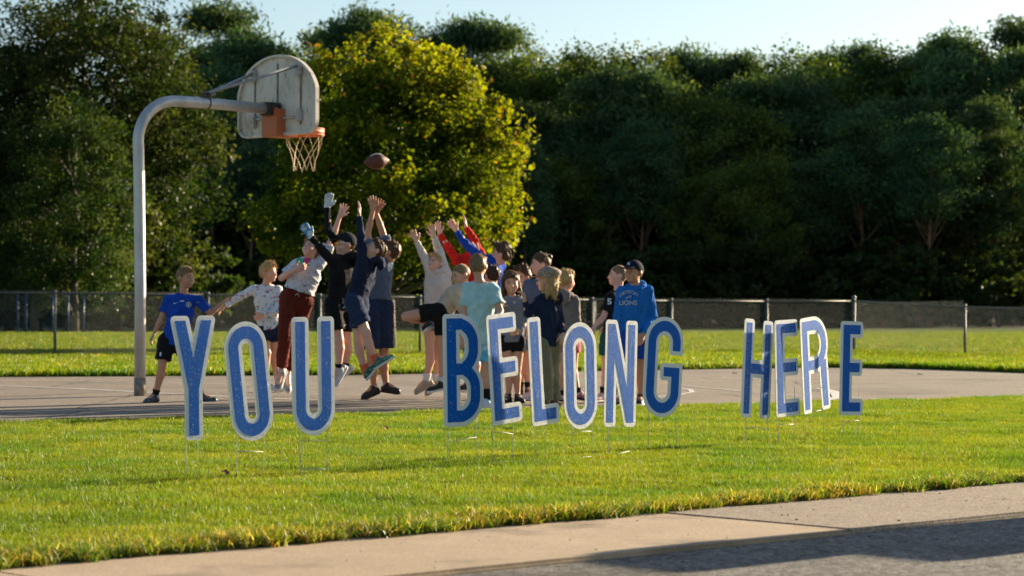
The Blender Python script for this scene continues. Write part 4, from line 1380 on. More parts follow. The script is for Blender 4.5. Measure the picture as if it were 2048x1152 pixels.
SKIN = {'fair': sk('skin_fair', (.70, .37, .27), (.76, .43, .32)), 'mid': sk('skin_mid', (.60, .30, .195), (.66, .35, .235)), 'tan': sk('skin_tan', (.50, .235, .14), (.56, .28, .17))}


def cloth(name, a, b=None, **k):
    b = b or tuple(c * 1.25 + .003 for c in a)
    return mat('cloth_' + name, a, b, scale=k.pop('scale', 7), rough=.85, bump=.35, bscale=k.pop('bscale', 420), spec=.1, sheen=.5, **k)


def hairm(name, a, b): return mat('hair_' + name, a, b, scale=45, rough=.42, bump=.3, bscale=120, spec=.12, stretch=(1, 1, .45), lo=.3, hi=.7, sheen=.8)


HAIR = {'brown': hairm('brown', (.045, .024, .012), (.13, .075, .04)), 'dark': hairm('dark', (.022, .013, .008), (.07, .042, .024)), 'blond': hairm('blond', (.22, .13, .055), (.46, .31, .15)),
        'sandy': hairm('sandy', (.13, .08, .04), (.30, .19, .10)), 'light': hairm('light', (.30, .18, .07), (.55, .36, .16))}
m_eyew = mat('eye_white', (.42, .36, .33), rough=.4)
m_eyed = mat('eye_dark', (.03, .02, .015), rough=.15, spec=.8)
m_lip = mat('lip', (.40, .13, .11), (.46, .17, .14), rough=.4)
m_teeth = mat('teeth', (.62, .55, .48), rough=.4)


def pattern_mat(name, base, kind):
    if name in _mats: return _mats[name]
    m = bpy.data.materials.new(name); m.use_nodes = True
    nt = m.node_tree; N = nt.nodes; L = nt.links; p = N['Principled BSDF']; p.inputs['Roughness'].default_value = .85
    tc = N.new('ShaderNodeTexCoord')

    def vor(sc, thr, st=(1, 1, 1)):
        mp = N.new('ShaderNodeMapping'); mp.inputs['Scale'].default_value = st; L.new(tc.outputs['Object'], mp.inputs[0])
        nz = N.new('ShaderNodeTexNoise'); nz.inputs['Scale'].default_value = sc * .8; L.new(mp.outputs[0], nz.inputs[0])
        ad = N.new('ShaderNodeMixRGB'); ad.inputs[0].default_value = .03; L.new(mp.outputs[0], ad.inputs[1]); L.new(nz.outputs['Color'], ad.inputs[2])
        v = N.new('ShaderNodeTexVoronoi'); v.inputs['Scale'].default_value = sc; L.new(ad.outputs[0], v.inputs[0])
        lt = N.new('ShaderNodeMath'); lt.operation = 'LESS_THAN'; lt.inputs[1].default_value = thr; L.new(v.outputs['Distance'], lt.inputs[0])
        return lt.outputs[0], v.outputs['Color']

    def mix(f, a, b):
        x = N.new('ShaderNodeMixRGB')
        if isinstance(f, float): x.inputs[0].default_value = f
        else: L.new(f, x.inputs[0])
        for i, c in ((1, a), (2, b)):
            if isinstance(c, tuple): x.inputs[i].default_value = rgb(*c)
            else: L.new(c, x.inputs[i])
        return x.outputs[0]
    c = base
    if kind == 'flecks':
        for sc, thr, st, col in ((26, .23, (1, 1, .5), (.03, .25, .45)), (22, .2, (.5, 1, 1), (.60, .06, .05)), (24, .2, (1, .6, .6), (.03, .35, .34))):
            f, _c = vor(sc, thr, st); c = mix(f, c, col)
    elif kind == 'dots':
        f, _c = vor(38, .24); c = mix(f, c, (.12, .13, .17))
    elif kind == 'leopard':
        f, _c = vor(75, .42); c = mix(f, c, (.06, .04, .03)); f, _c = vor(120, .3); c = mix(f, c, (.55, .42, .32))
    elif kind == 'tiedye':
        nz = N.new('ShaderNodeTexNoise'); nz.inputs['Scale'].default_value = 11; L.new(tc.outputs['Object'], nz.inputs[0])
        r = N.new('ShaderNodeMapRange'); r.inputs['From Min'].default_value = .42; r.inputs['From Max'].default_value = .58; L.new(nz.outputs[0], r.inputs[0])
        c = mix(r.outputs[0], c, (.08, .42, .62))
    elif kind == 'camo':
        nz = N.new('ShaderNodeTexNoise'); nz.inputs['Scale'].default_value = 28; L.new(tc.outputs['Object'], nz.inputs[0])
        r = N.new('ShaderNodeValToRGB'); r.color_ramp.interpolation = 'CONSTANT'
        r.color_ramp.elements[0].color = rgb(.03, .10, .09); r.color_ramp.elements[1].position = .5; r.color_ramp.elements[1].color = rgb(.12, .30, .17)
        e = r.color_ramp.elements.new(.58); e.color = rgb(.04, .08, .13); e = r.color_ramp.elements.new(.66); e.color = rgb(.45, .5, .3)
        L.new(nz.outputs[0], r.inputs[0]); c = r.outputs[0]
    elif kind == 'pinkprint':
        f, _c = vor(45, .33); c = mix(f, c, (.65, .42, .08))
    L.new(c, p.inputs['Base Color']) if not isinstance(c, tuple) else None
    nb = N.new('ShaderNodeTexNoise'); nb.inputs['Scale'].default_value = 400; L.new(tc.outputs['Object'], nb.inputs[0])
    bn = N.new('ShaderNodeBump'); bn.inputs['Strength'].default_value = .3; bn.inputs['Distance'].default_value = .005; L.new(nb.outputs[0], bn.inputs['Height']); L.new(bn.outputs[0], p.inputs['Normal'])
    _mats[name] = m
    return m


def bounds(ps, m):
    a = np.array([list(p) for p in ps]); return a.min(0) - m, a.max(0) + m


def unit(v): return v.normalized() if v.length > 1e-9 else Vector((0, 0, 1))


def dirv(yaw, pitch=0.0):
    """yaw 0 faces the camera, 90 faces picture right, -90 picture left, 180 away; pitch up"""
    y, p_ = R(yaw), R(pitch)
    return Vector((math.sin(y) * math.cos(p_), -math.cos(y) * math.cos(p_), math.sin(p_)))


def hand_prims(wr, hd, nrm, k, side, curl, spread):
    """list of capsules for palm, fingers, thumb. hd: knuckle end direction; nrm: palm normal; side: +1/-1 thumb side"""
    h = unit(hd - wr); n_ = unit(nrm - h * nrm.dot(h)); l = h.cross(n_) * side
    P = []
    pl = .074 * k; pw = .030 * k
    P.append((wr + h * .01 * k, wr + h * (pl * .8), .023 * k, pw, n_.cross(h), .50, .012))
    kn = wr + h * pl
    for i, (o, ln, sp) in enumerate(((.024, .056, 1.0), (.008, .064, .32), (-.008, .060, -.35), (-.023, .047, -1.05))):
        a = R(11 * spread * sp)
        d0 = unit(h * math.cos(a) + l * math.sin(a))
        b0 = kn + l * o * k - h * .012 * k
        d1 = unit(d0 * math.cos(curl * .6) + n_ * math.sin(curl * .6)); d2 = unit(d0 * math.cos(curl * 1.6) + n_ * math.sin(curl * 1.6))
        b1 = b0 + d1 * ln * .58 * k; b2 = b1 + d2 * ln * .55 * k
        P.append((b0, b1, .0098 * k, .0088 * k, None, 1, .004)); P.append((b1, b2, .0088 * k, .0072 * k, None, 1, .003))
    t0 = wr + h * .018 * k + l * .016 * k
    td = unit(h * .62 + l * .72 + n_ * .25 * (1 if curl > 0 else .6)); t1 = t0 + td * .038 * k; t2 = t1 + unit(h * .85 + l * .45 + n_ * .2) * .032 * k
    P.append((t0, t1, .0135 * k, .0105 * k, None, 1, .010)); P.append((t1, t2, .0102 * k, .0082 * k, None, 1, .004))
    return P


def add_part(name, V, Q, m, parent, **k):
    return link(name, np_mesh(name, V, Q, m), None, parent, **k)


def person(d, head, yaw, sh, el, wr, hd, pel, kn, an, label, pitch=0, roll=0, feet=((0, 0), (0, 0)), k=1.0, skin='mid', hair='brown', hstyle='short',
           top=None, sleeve='long', topm=None, loose=1.0, hem=.02, hood=False, botm=None, bottom='shorts', bfr=.86, bloose=1.0, sockm=None, sockh=.5, shoem=None, solem=None,
           cap=None, capm=None, curl=(.35, .35), spread=(1, 1), palm=None, glove=(None, None), thumb=(1, -1), hipw=.075, smile=False, extra=None, chest_off=(0, 0), hips=None, eyes=True, blend=1.0, collar=None, fat=1.0, headk=1.0):
    def J(p): return W(p[0], p[1], d + (p[2] if len(p) > 2 else 0))
    wp = J(pel); base = Vector((wp.x, d, 0)); L_ = lambda p: J(p) - base
    pe = L_(pel); S = [L_(p) for p in sh]; E_ = [L_(p) for p in el]; Wr = [L_(p) for p in wr]; Hd = [L_(p) for p in hd]
    Kn = [L_(p) for p in kn]; An = [L_(p) for p in an]; hc = L_(head)
    root = empty('person', base, label=label, cat='person')
    seed = int(head[0] * 7 + head[1])
    shm = (S[0] + S[1]) / 2; sax = unit(S[1] - S[0]); tor = unit(shm - pe)
    nb = shm + unit(hc - shm) * .02 * k
    hipax = unit(sax - tor * sax.dot(tor))
    if hips: Hi = [L_(p) for p in hips]
    else: Hi = [pe - hipax * hipw * k - tor * .02, pe + hipax * hipw * k - tor * .02]
    chest = pe.lerp(shm, .74)
    # head frame
    f = dirv(yaw, pitch); r_ = f.cross(Vector((0, 0, 1))).normalized() if abs(f.z) < .98 else Vector((1, 0, 0)); u = r_.cross(f)
    if roll: q = Matrix.Rotation(R(roll), 3, f); r_ = q @ r_; u = q @ u
    hk = k ** .5 * 1.0 * headk
    HP = lambda a, b, c: hc + r_ * a * hk + f * b * hk + u * c * hk
    ax = (r_, f, u)
    # ---------- body, one continuous skin
    fd = []
    for i in range(2):
        fy, fp = feet[i]; fdv = dirv(fy, fp); shin = unit(An[i] - Kn[i]); fd.append((fdv, shin))
    allp = [pe, hc + u * .13 * hk, hc + r_ * .11, hc - r_ * .11, hc + f * .13, hc - f * .13] + S + E_ + Wr + Kn + An + Hi + [Wr[i] + unit(Hd[i] - Wr[i]) * .17 * k for i in (0, 1)] + [An[i] + fd[i][0] * .16 for i in (0, 1)]
    lo, hi = bounds(allp, .11 * k + .02)
    hres = .0078
    F = Field(lo, hi, hres)
    F.cap(pe, chest, .100 * k * fat, .108 * k * fat, hipax, .66, .05)
    F.cap(chest, shm - tor * .03 * k, .108 * k * fat, .085 * k, hipax, .66, .05)
    F.cap(S[0], S[1], .038 * k, .038 * k, None, 1, .05)
    ne = HP(0, -.028, -.055)
    F.cap(shm - tor * .01, ne, .046 * k, .039 * k, None, 1, .03)
    for i in (0, 1):
        F.cap(S[i], E_[i], .038 * k, .029 * k, None, 1, .02)
        F.cap(E_[i], E_[i].lerp(Wr[i], .4), .029 * k, .0285 * k, None, 1, .01); F.cap(E_[i].lerp(Wr[i], .35), Wr[i], .0285 * k, .0195 * k, None, 1, .01)
        nn = palm[i] if palm and palm[i] is not None else Vector((0, -1, 0))
        for (a, b, ra, rb, lat, e, kk) in hand_prims(Wr[i], Hd[i], Vector(nn), k * 1.0, thumb[i], curl[i], spread[i]):
            F.cap(a, b, ra, rb, lat, e, kk)
        F.cap(Hi[i], Kn[i], .064 * k * (.5 + .5 * fat), .043 * k, None, 1, .02)
        sh_ = unit(An[i] - Kn[i]); back = fd[i][0] * -.012 * k
        F.cap(Kn[i], Kn[i].lerp(An[i], .33) + back, .041 * k, .044 * k, None, 1, .015); F.cap(Kn[i].lerp(An[i], .33) + back, An[i], .044 * k, .025 * k, None, 1, .015)
        F.cap(An[i], An[i] + fd[i][0] * .09 * k + fd[i][1] * .03 * k, .027 * k, .022 * k, None, 1, .01)
    # head
    F.ell(HP(0, -.012, .022), (.072 * hk, .088 * hk, .084 * hk), ax, .01)
    F.ell(HP(0, .020, -.036), (.054 * hk, .062 * hk, .062 * hk), ax, .03)
    F.ell(HP(0, .052, -.075), (.024 * hk, .022 * hk, .022 * hk), ax, .02)
    for sg in (-1, 1):
        F.ell(HP(.034 * sg, .050, -.030), (.024 * hk, .026 * hk, .026 * hk), ax, .015)
        F.ell(HP(.029 * sg, .083, .004), (.017 * hk, .012 * hk, .010 * hk), ax, .008, sub=True)
    F.cap(HP(0, .078, .004), HP(0, .096, -.026), .006 * hk, .0105 * hk, None, 1, .008)
    F.ell(HP(0, .074, -.050), (.022 * hk, .012 * hk, .010 * hk), ax, .008)
    for sg in (-1, 1):
        F.ell(HP(.076 * sg, -.012, -.002), (.012 * hk, .020 * hk, .029 * hk), (r_, unit(f - r_ * .5 * sg), u), .004)
    F.add(lambda X, Y, Z: 0 * X)
    V, Q = F.mesh(); V = relax(V, Q, 1, .35)
    body = add_part('body', V, Q, SKIN[skin], root)
    # ---------- face details
    if eyes:
        for sg in (-1, 1):
            bm = bmesh.new(); bmesh.ops.create_uvsphere(bm, u_segments=10, v_segments=7, radius=1, matrix=Matrix.Translation(HP(.029 * sg, .0735, .004)) @ Matrix((r_, f, u)).transposed().to_4x4() @ Matrix.Diagonal((.0145 * hk, .007 * hk, .0062 * hk, 1)))
            ey = link('eye', bm_mesh('eye', bm, m_eyew, True), None, root)
            bm = bmesh.new(); bmesh.ops.create_uvsphere(bm, u_segments=8, v_segments=6, radius=1, matrix=Matrix.Translation(HP(.029 * sg, .0785, .004)) @ Matrix((r_, f, u)).transposed().to_4x4() @ Matrix.Diagonal((.0065 * hk, .004 * hk, .0060 * hk, 1)))
            link('iris', bm_mesh('iris', bm, m_eyed, True), None, ey)
            bm = bmesh.new(); tube(bm, [HP(.014 * sg, .083, .020), HP(.030 * sg, .082, .0255), HP(.046 * sg, .071, .020)], [.0025 * hk, .003 * hk, .0015 * hk], 5)
            link('eyebrow', bm_mesh('eyebrow', bm, HAIR[hair], True), None, root)
        bm = bmesh.new()
        if smile:
            tube(bm, [HP(-.022, .074, -.046), HP(-.011, .082, -.051), HP(0, .0845, -.0525), HP(.011, .082, -.051), HP(.022, .074, -.046)], [.001, .0026 * hk, .0034 * hk, .0026 * hk, .001], 6)
            link('smile', bm_mesh('smile', bm, m_teeth, True), None, root)
            bm = bmesh.new(); tube(bm, [HP(-.024, .074, -.047), HP(-.012, .081, -.054), HP(0, .083, -.057), HP(.012, .081, -.054), HP(.024, .074, -.047)], [.001, .002, .0024 * hk, .002, .001], 5)
            link('lips', bm_mesh('lips', bm, m_lip, True), None, root)
        else:
            tube(bm, [HP(-.020, .076, -.050), HP(-.008, .0845, -.049), HP(.008, .0845, -.049), HP(.020, .076, -.050)], [.0015, .0045 * hk, .0045 * hk, .0015], 6)
            link('lips', bm_mesh('lips', bm, m_lip, True), None, root)
    # ---------- hair
    lo, hi = bounds([HP(0, 0, 0)], .17 * hk if hstyle != 'long' else .27 * hk)
    F = Field(lo, hi, .0055 if hstyle != 'long' else .0065)
    tk = {'short': .007, 'buzz': .003, 'mop': .015, 'bun': .007, 'long': .013}[hstyle]
    if cap: tk = min(tk, .006)
    F.ell(HP(0, -.014, .024), ((.073 + tk) * hk, (.089 + tk) * hk, (.085 + tk * 1.3) * hk), ax, .01)
    if hstyle in ('short', 'mop') and not cap: F.ell(HP(.01, .042, .083), (.050 * hk, .040 * hk, (.022 + tk * .6) * hk), ax, .02)
    fl = 5.0 if hstyle != 'buzz' else 2.0
    rs = np.random.default_rng(seed)
    K_ = [(rs.normal(size=3) * 90, rs.uniform(0, 6)) for _ in range(6)]
    ampx = {'short': .0042, 'buzz': .0012, 'mop': .0085, 'bun': .003, 'long': .004}[hstyle]
    F.add(lambda X, Y, Z: sum(np.sin(X * a[0] + Y * a[1] + Z * a[2] * .4 + b) for a, b in K_) * ampx / 2.4)
    c0 = HP(0, .074, .062)
    n1 = f * .66 - u * .75
    F.plane(c0 - Vector((0, 0, 0)), n1)
    if hstyle != 'long': F.plane(HP(0, -.06, -.052), -u * .9 + f * -.1)
    if hstyle == 'bun': F.ell(HP(0, -.095, .075), (.034, .034, .032), ax, .01)
    if hstyle == 'long':
        for sg in (-1, 1):
            F.cap(HP(.070 * sg, -.005, .03), HP(.082 * sg, .000, -.07), .020 * hk, .024 * hk, f, .6, .02); F.cap(HP(.082 * sg, .0, -.07), HP(.085 * sg, .012, -.135), .024 * hk, .017 * hk, f, .6, .02)
        F.cap(HP(0, -.075, .02), HP(0, -.078, -.13), .065 * hk, .055 * hk, r_, .5, .03)
        F.cap(HP(-.05, -.05, -.03), HP(-.055, -.045, -.14), .035 * hk, .028 * hk, None, 1, .03); F.cap(HP(.05, -.05, -.03), HP(.055, -.045, -.14), .035 * hk, .028 * hk, None, 1, .03)
        F.add(lambda X, Y, Z: sum(np.sin(X * a[0] + Y * a[1] + Z * a[2] * .25 + b) for a, b in K_) * .0012)
    V, Q = F.mesh()
    if hstyle != 'buzz' and not cap or hstyle == 'long':
        Nv = vnormals(V, Q); ns = {'long': 700, 'mop': 520, 'short': 380, 'bun': 260}.get(hstyle, 200)
        ii = rs.integers(0, len(V), ns); P0 = V[ii]; nn_ = Nv[ii]
        comb = np.array((f * .8 + u * .5)[:]) if hstyle != 'long' else np.array((-u)[:])
        dd = nn_ * (.55 if hstyle == 'mop' else .38 if hstyle != 'long' else .16) + comb * .6 + rs.normal(0, .28, (ns, 3)); dd -= nn_ * np.minimum((dd * nn_).sum(1, keepdims=True) - .15, 0)
        dd /= np.linalg.norm(dd, axis=1, keepdims=True)
        ln = rs.uniform(.014, .030, (ns, 1)) * (1.7 if hstyle == 'long' else 1.15 if hstyle == 'mop' else .8)
        sd_ = np.cross(dd, nn_); sd_ /= np.maximum(np.linalg.norm(sd_, axis=1, keepdims=True), 1e-6)
        w_ = .0024
        S4 = np.stack([P0 - sd_ * w_ - nn_ * .002, P0 + sd_ * w_ - nn_ * .002, P0 + dd * ln + sd_ * w_ * .3, P0 + dd * ln - sd_ * w_ * .3], 1).reshape(-1, 3)
        Q = np.concatenate([Q, np.arange(4 * ns).reshape(-1, 4) + len(V)]); V = np.concatenate([V, S4])
    add_part('hair', V, Q, HAIR[hair], root)
    # ---------- cap
    if cap:
        F = Field(*bounds([HP(0, 0, .03)], .19 * hk), .006)
        F.ell(HP(0, -.012, .030), (.084 * hk, .100 * hk, (.090 if cap != 'baker' else .098) * hk), ax, .01)
        if cap == 'baker': F.ell(HP(0, -.03, .075), (.095 * hk, .105 * hk, .045 * hk), ax, .03)
        F.plane(HP(0, .07, .040), -u * .93 + f * .30)
        V, Q = F.mesh(); cp_ = add_part('cap', V, Q, capm, root)
        F = Field(*bounds([HP(0, .12, .03)], .14 * hk), .004)
        F.ell(HP(0, .098 if cap != 'baker' else .085, .040), (.070 * hk, (.072 if cap != 'baker' else .055) * hk, .0085 * hk), (r_, unit(f - u * .18), unit(u + f * .18)), .004)
        F.plane(HP(0, .074, .04), -f)
        V, Q = F.mesh(); add_part('cap_brim', V, Q, capm, cp_)
        bm = bmesh.new(); bmesh.ops.create_icosphere(bm, subdivisions=1, radius=.007, matrix=Matrix.Translation(HP(0, -.012, .122 if cap != 'baker' else .13))); link('cap_button', bm_mesh('cap_button', bm, capm, True), None, cp_)
    # ---------- top
    topo = None
    if topm is not None:
        g_ = .016 * loose * k
        hp = pe - tor * hem
        if sleeve == 'long': ends = [Wr[i] + unit(E_[i] - Wr[i]) * .005 for i in (0, 1)]
        else: ends = [S[i].lerp(E_[i], .74) for i in (0, 1)]
        pts_ = [hp, shm, chest, nb + u * .03] + S + (E_ if sleeve == 'long' else []) + ends
        F = Field(*bounds(pts_, .17 * k * max(1, fat)), .0085)
        F.cap(hp, chest, (.112 * k * fat + g_ * 1.25), (.114 * k * fat + g_), hipax, .70, .04, cuta=0.0)
        F.cap(chest, shm - tor * .03 * k, (.112 * k * fat + g_), .092 * k + g_ * .4, hipax, .68, .05)
        F.cap(S[0], S[1], .043 * k + g_ * .3, .043 * k + g_ * .3, None, 1, .05)
        for i in (0, 1):
            if sleeve == 'long':
                F.cap(S[i], E_[i], .044 * k + g_ * .6, .037 * k + g_ * .5, None, 1, .025)
                F.cap(E_[i], ends[i], .037 * k + g_ * .5, .027 * k + g_ * .15, None, 1, .012, cutb=0.0)
            else:
                F.cap(S[i], ends[i], .047 * k + g_ * .5, .046 * k + g_ * .9, None, 1, .025, cutb=0.0)
        if hood:
            bk = -f if hood is True else Vector(hood)
            bk = unit(Vector((bk.x, bk.y, 0)))
            F.cap(shm, shm + unit(ne - shm) * .02 * k, .058 * k, .052 * k, None, 1, .03)
        else:
            F.cap(shm, shm + unit(ne - shm) * .035 * k, .056 * k, .049 * k, None, 1, .03, cutb=0.0)
        V, Q = F.mesh(); V = relax(V, Q, 1, .3); V = wrinkle(V, Q, .0120 * loose, seed, 24)
        topo = add_part({'tee': 'tshirt', 'hoodie': 'hoodie', 'sweater': 'sweater', 'jersey': 'jersey'}[top], V, Q, topm, root)
        if hood:
            side_ = unit(bk.cross(Vector((0, 0, 1)))); nk = unit(ne - shm)
            cN = shm + nk * .048 * k
            F = Field(*bounds([cN], .19 * k), .0075)
            pr = []
            for q in range(15):
                a = 2 * math.pi * q / 14; sn = math.sin(a)
                pr.append((cN + side_ * math.cos(a) * .068 * k + bk * (sn * .062 + .014) * k + Vector((0, 0, 1)) * (.020 * sn - .006) * k, (.027 + .016 * max(0, sn)) * k))
            for (a, ra), (b, rb) in zip(pr[:-1], pr[1:]): F.cap(a, b, ra, rb, None, 1, .012)
            F.ell(cN + bk * .100 * k + Vector((0, 0, -.035 * k)), (.088 * k, .040 * k, .068 * k), (side_, bk, Vector((0, 0, 1))), .03)
            F.ell(cN + nk * .055 * k + bk * .01, (.040 * k, .040 * k, .055 * k), (side_, bk, Vector((0, 0, 1))), .01, sub=True)
            V, Q = F.mesh(); V = wrinkle(V, Q, .008, seed + 9, 40); add_part('hood', V, Q, topm, topo)
            if abs(yaw) < 70:
                for sg in (-1, 1):
                    c_ = shm + f * .070 * k + side_ * sg * .022 * k; bm = bmesh.new()
                    tube(bm, [c_ + Vector((0, 0, .01)), c_ + f * .045 * k + Vector((0, 0, -.05)), c_ + f * .045 * k + Vector((sg * .004, 0, -.11))], .0032, 5)
                    link('drawstring', bm_mesh('drawstring', bm, topm, True), None, topo)
        if top in ('hoodie', 'sweater') and sleeve == 'long':
            F = Field(*bounds(ends + [hp], .17 * k * max(1, fat)), .008)
            for i in (0, 1):
                ud = unit(E_[i] - Wr[i]); F.cap(ends[i] - ud * .004, ends[i] + ud * .04, .0285 * k + g_ * .1, .030 * k + g_ * .2, None, 1, .001, cuta=0.0, cutb=0.0)
            V, Q = F.mesh()
            if len(Q): add_part('cuffs', V, Q, topm, topo)
            if top == 'hoodie':
                F = Field(*bounds([hp], .17 * k * max(1, fat)), .0085)
                F.cap(hp - tor * .012, hp + tor * .04, .108 * k * fat + g_, .113 * k * fat + g_ * 1.25, hipax, .72, .001, cuta=0.0, cutb=0.0)
                V, Q = F.mesh(); V = wrinkle(V, Q, .002, seed, 50); add_part('waistband', V, Q, topm, topo)
        if collar:
            bm = bmesh.new(); c_ = shm + unit(ne - shm) * .042 * k
            ring_ = [c_ + hipax * math.cos(a) * .054 * k + hipax.cross(tor) * math.sin(a) * .052 * k + Vector((0, 0, -.012 * (1 if math.sin(a) > 0 else -1) * abs(math.sin(a)))) for a in [2 * math.pi * q / 24 for q in range(25)]]
            tube(bm, ring_, .011 * k, 6); link('collar', bm_mesh('collar', bm, collar, True), None, topo)
    # ---------- bottoms
    wst = pe + tor * .075 * k
    fr = bfr
    F = Field(*bounds([wst, pe] + Hi + Kn + (An if bottom == 'pants' else []), .19 * k), .0085)
    F.cap(wst, pe - tor * .03, .104 * k * fat, .112 * k * fat, hipax, .74, .03, cuta=0.0)
    for i in (0, 1):
        if bottom == 'shorts':
            e_ = Hi[i].lerp(Kn[i], fr)
            F.cap(Hi[i], e_, .080 * k * bloose * (.5 + .5 * fat), .076 * k * bloose, None, 1, .02, cutb=0.0)
        else:
            e_ = Kn[i].lerp(An[i], fr)
            F.cap(Hi[i], Kn[i], .080 * k * bloose * (.5 + .5 * fat), .064 * k * bloose, None, 1, .02)
            F.cap(Kn[i], e_, .064 * k * bloose, .050 * k * bloose ** 2, None, 1, .015, cutb=0.0)
    V, Q = F.mesh(); V = relax(V, Q, 1, .3); V = wrinkle(V, Q, .0115, seed + 3, 26)
    boto = add_part('shorts' if bottom == 'shorts' else 'trousers', V, Q, botm, root)
    # ---------- socks and shoes
    for i in (0, 1):
        fv, shin = fd[i]
        if sockm is not None:
            a_ = An[i].lerp(Kn[i], sockh * .55)
            F = Field(*bounds([a_, An[i]], .06 * k), .007)
            F.cap(An[i] + shin * .01, a_, .0305 * k, (.031 + .028 * sockh) * k, None, 1, .01, cutb=0.0)
            V, Q = F.mesh(); add_part('sock', V, Q, sockm, root)
        dn = unit(shin - fv * shin.dot(fv)); lt = fv.cross(dn).normalized()
        heel = An[i] + dn * .040 * k - fv * .022 * k; toe = An[i] + dn * .050 * k + fv * .135 * k
        F = Field(*bounds([heel, toe, An[i]], .075 * k), .0065)
        F.cap(heel, toe, .034 * k, .031 * k, lt, .82, .01)
        F.cap(An[i] + dn * .005 + fv * .005, An[i] + dn * .03 + fv * .02, .033 * k, .036 * k, None, 1, .02, cuta=0.0)
        F.cap(An[i] + dn * .015 + fv * .03, toe - fv * .03, .027 * k, .026 * k, lt, .9, .03)
        F.plane(heel + dn * .022 * k, dn)
        V, Q = F.mesh(); so_ = add_part('shoe', V, Q, shoem, root)
        F = Field(*bounds([heel + dn * .025 * k, toe + dn * .02 * k], .065 * k), .006)
        F.cap(heel + dn * .02 * k, toe + dn * .016 * k, .0385 * k, .0365 * k, lt, .8, .004)
        F.plane(heel + dn * .036 * k, dn); F.plane(heel + dn * .014 * k, -dn)
        V, Q = F.mesh(); add_part('sole', V, Q, solem, so_)
        bm = bmesh.new()
        for q in range(3):
            c_ = An[i] + fv * (.045 + .022 * q) * k + dn * (.004 + .007 * q) * k; tube(bm, [c_ - lt * .018 * k, c_ - dn * .004 * k, c_ + lt * .018 * k], .0028, 5)
        link('shoe_laces', bm_mesh('shoe_laces', bm, solem, True), None, so_)
    # ---------- gloves
    for i in (0, 1):
        if glove[i] is not None:
            F = Field(*bounds([Wr[i], Wr[i] + unit(Hd[i] - Wr[i]) * .16], .07), .006)
            nn = palm[i] if palm and palm[i] is not None else Vector((0, -1, 0))
            for (a, b, ra, rb, lat, e, kk) in hand_prims(Wr[i], Hd[i], Vector(nn), k * 1.0, thumb[i], curl[i], spread[i]): F.cap(a, b, ra + .0038, rb + .0038, lat, e, kk)
            F.cap(Wr[i] - unit(Hd[i] - Wr[i]) * .012, Wr[i] + unit(Hd[i] - Wr[i]) * .02, .027 * k, .027 * k, None, 1, .01)
            V, Q = F.mesh(); add_part('glove', V, Q, glove[i], root)
    if extra: extra(root, base, topo, boto, dict(HP=HP, f=f, r=r_, u=u, hk=hk, pe=pe, shm=shm, tor=tor, d=d, k=k))
    return root


def sd_text(s, size):
    cu = bpy.data.curves.new('lettering', 'FONT'); cu.body = s; cu.size = size; cu.align_x = 'CENTER'; cu.align_y = 'CENTER'; cu.offset = size * .02
    o = bpy.data.objects.new('lettering', cu); COL.objects.link(o)
    dg = bpy.context.evaluated_depsgraph_get(); me = bpy.data.meshes.new_from_object(o.evaluated_get(dg))
    bpy.data.objects.remove(o)
    bm = bmesh.new(); bm.from_mesh(me)
    bmesh.ops.triangulate(bm, faces=bm.faces)
    bmesh.ops.subdivide_edges(bm, edges=[e for e in bm.edges if e.calc_length() > size * .25], cuts=1)
    bm.to_mesh(me); bm.free()
    return me


def decal(me, target, parent, name, px, py, d, m, off=.0035, bend=0.0, tilt=0.0, facing=None):
    """lay a flat print onto the cloth: centre seen at the given point, vertices dropped onto the surface"""
    tm = target.data
    bvh = BVHTree.FromPolygons([v.co[:] for v in tm.vertices], [tuple(p_.vertices) for p_ in tm.polygons])
    base = target.parent.location
    o_ = Vector((0, 0, CAMH)) - base; dr = ray(px, py).normalized()
    hit = bvh.ray_cast(o_, dr)
    if hit[0] is None: return
    c = hit[0]; nrm = -dr if facing is None else facing
    nrm = unit(Vector((nrm.x, nrm.y, nrm.z * .3)))
    rt = Vector((0, 0, 1)).cross(nrm).normalized(); up = nrm.cross(rt)
    ct, st = math.cos(R(tilt)), math.sin(R(tilt))
    ok = True
    for v in me.vertices:
        x, y = v.co.x, v.co.y
        if bend: y += -bend * x * x
        x, y = x * ct - y * st, x * st + y * ct
        q = c + rt * x + up * y + nrm * .12
        h_ = bvh.ray_cast(q, -nrm)
        v.co = (h_[0] + nrm * off) if h_[0] is not None else (c + rt * x + up * y + nrm * off)
    me.materials.clear(); me.materials.append(m)
    return link(name, me, None, parent)


def shape_mesh(loops, h=.0):
    flat = [p_ for l in loops for p_ in l]
    tr = tessellate_polygon([[Vector((p_[0], p_[1], 0)) for p_ in l] for l in loops])
    me = bpy.data.meshes.new('print'); me.from_pydata([(x, y, 0) for x, y in flat], [], [tuple(t) for t in tr])
    bm = bmesh.new(); bm.from_mesh(me)
    bmesh.ops.subdivide_edges(bm, edges=[e for e in bm.edges if e.calc_length() > .02], cuts=1); bmesh.ops.triangulate(bm, faces=bm.faces)
    bm.to_mesh(me); bm.free()
    return me


m_print_w = mat('print_white', (.70, .70, .68), rough=.7)
m_print_grey = mat('print_grey', (.42, .45, .50), rough=.7)
SWOOSH = [(-.5, .02), (-.42, -.16), (-.28, -.18), (.5, .22), (-.18, -.03), (-.36, -.05)]


def swoosh(s, flip=1): return [[(x * s * flip, y * s) for x, y in (SWOOSH if flip > 0 else SWOOSH[::-1])]]


def ringl(r0, r1, n=20): return [[(r0 * math.cos(2 * math.pi * i / n), r0 * math.sin(2 * math.pi * i / n)) for i in range(n)], [(r1 * math.cos(-2 * math.pi * i / n), r1 * math.sin(-2 * math.pi * i / n)) for i in range(n)]]


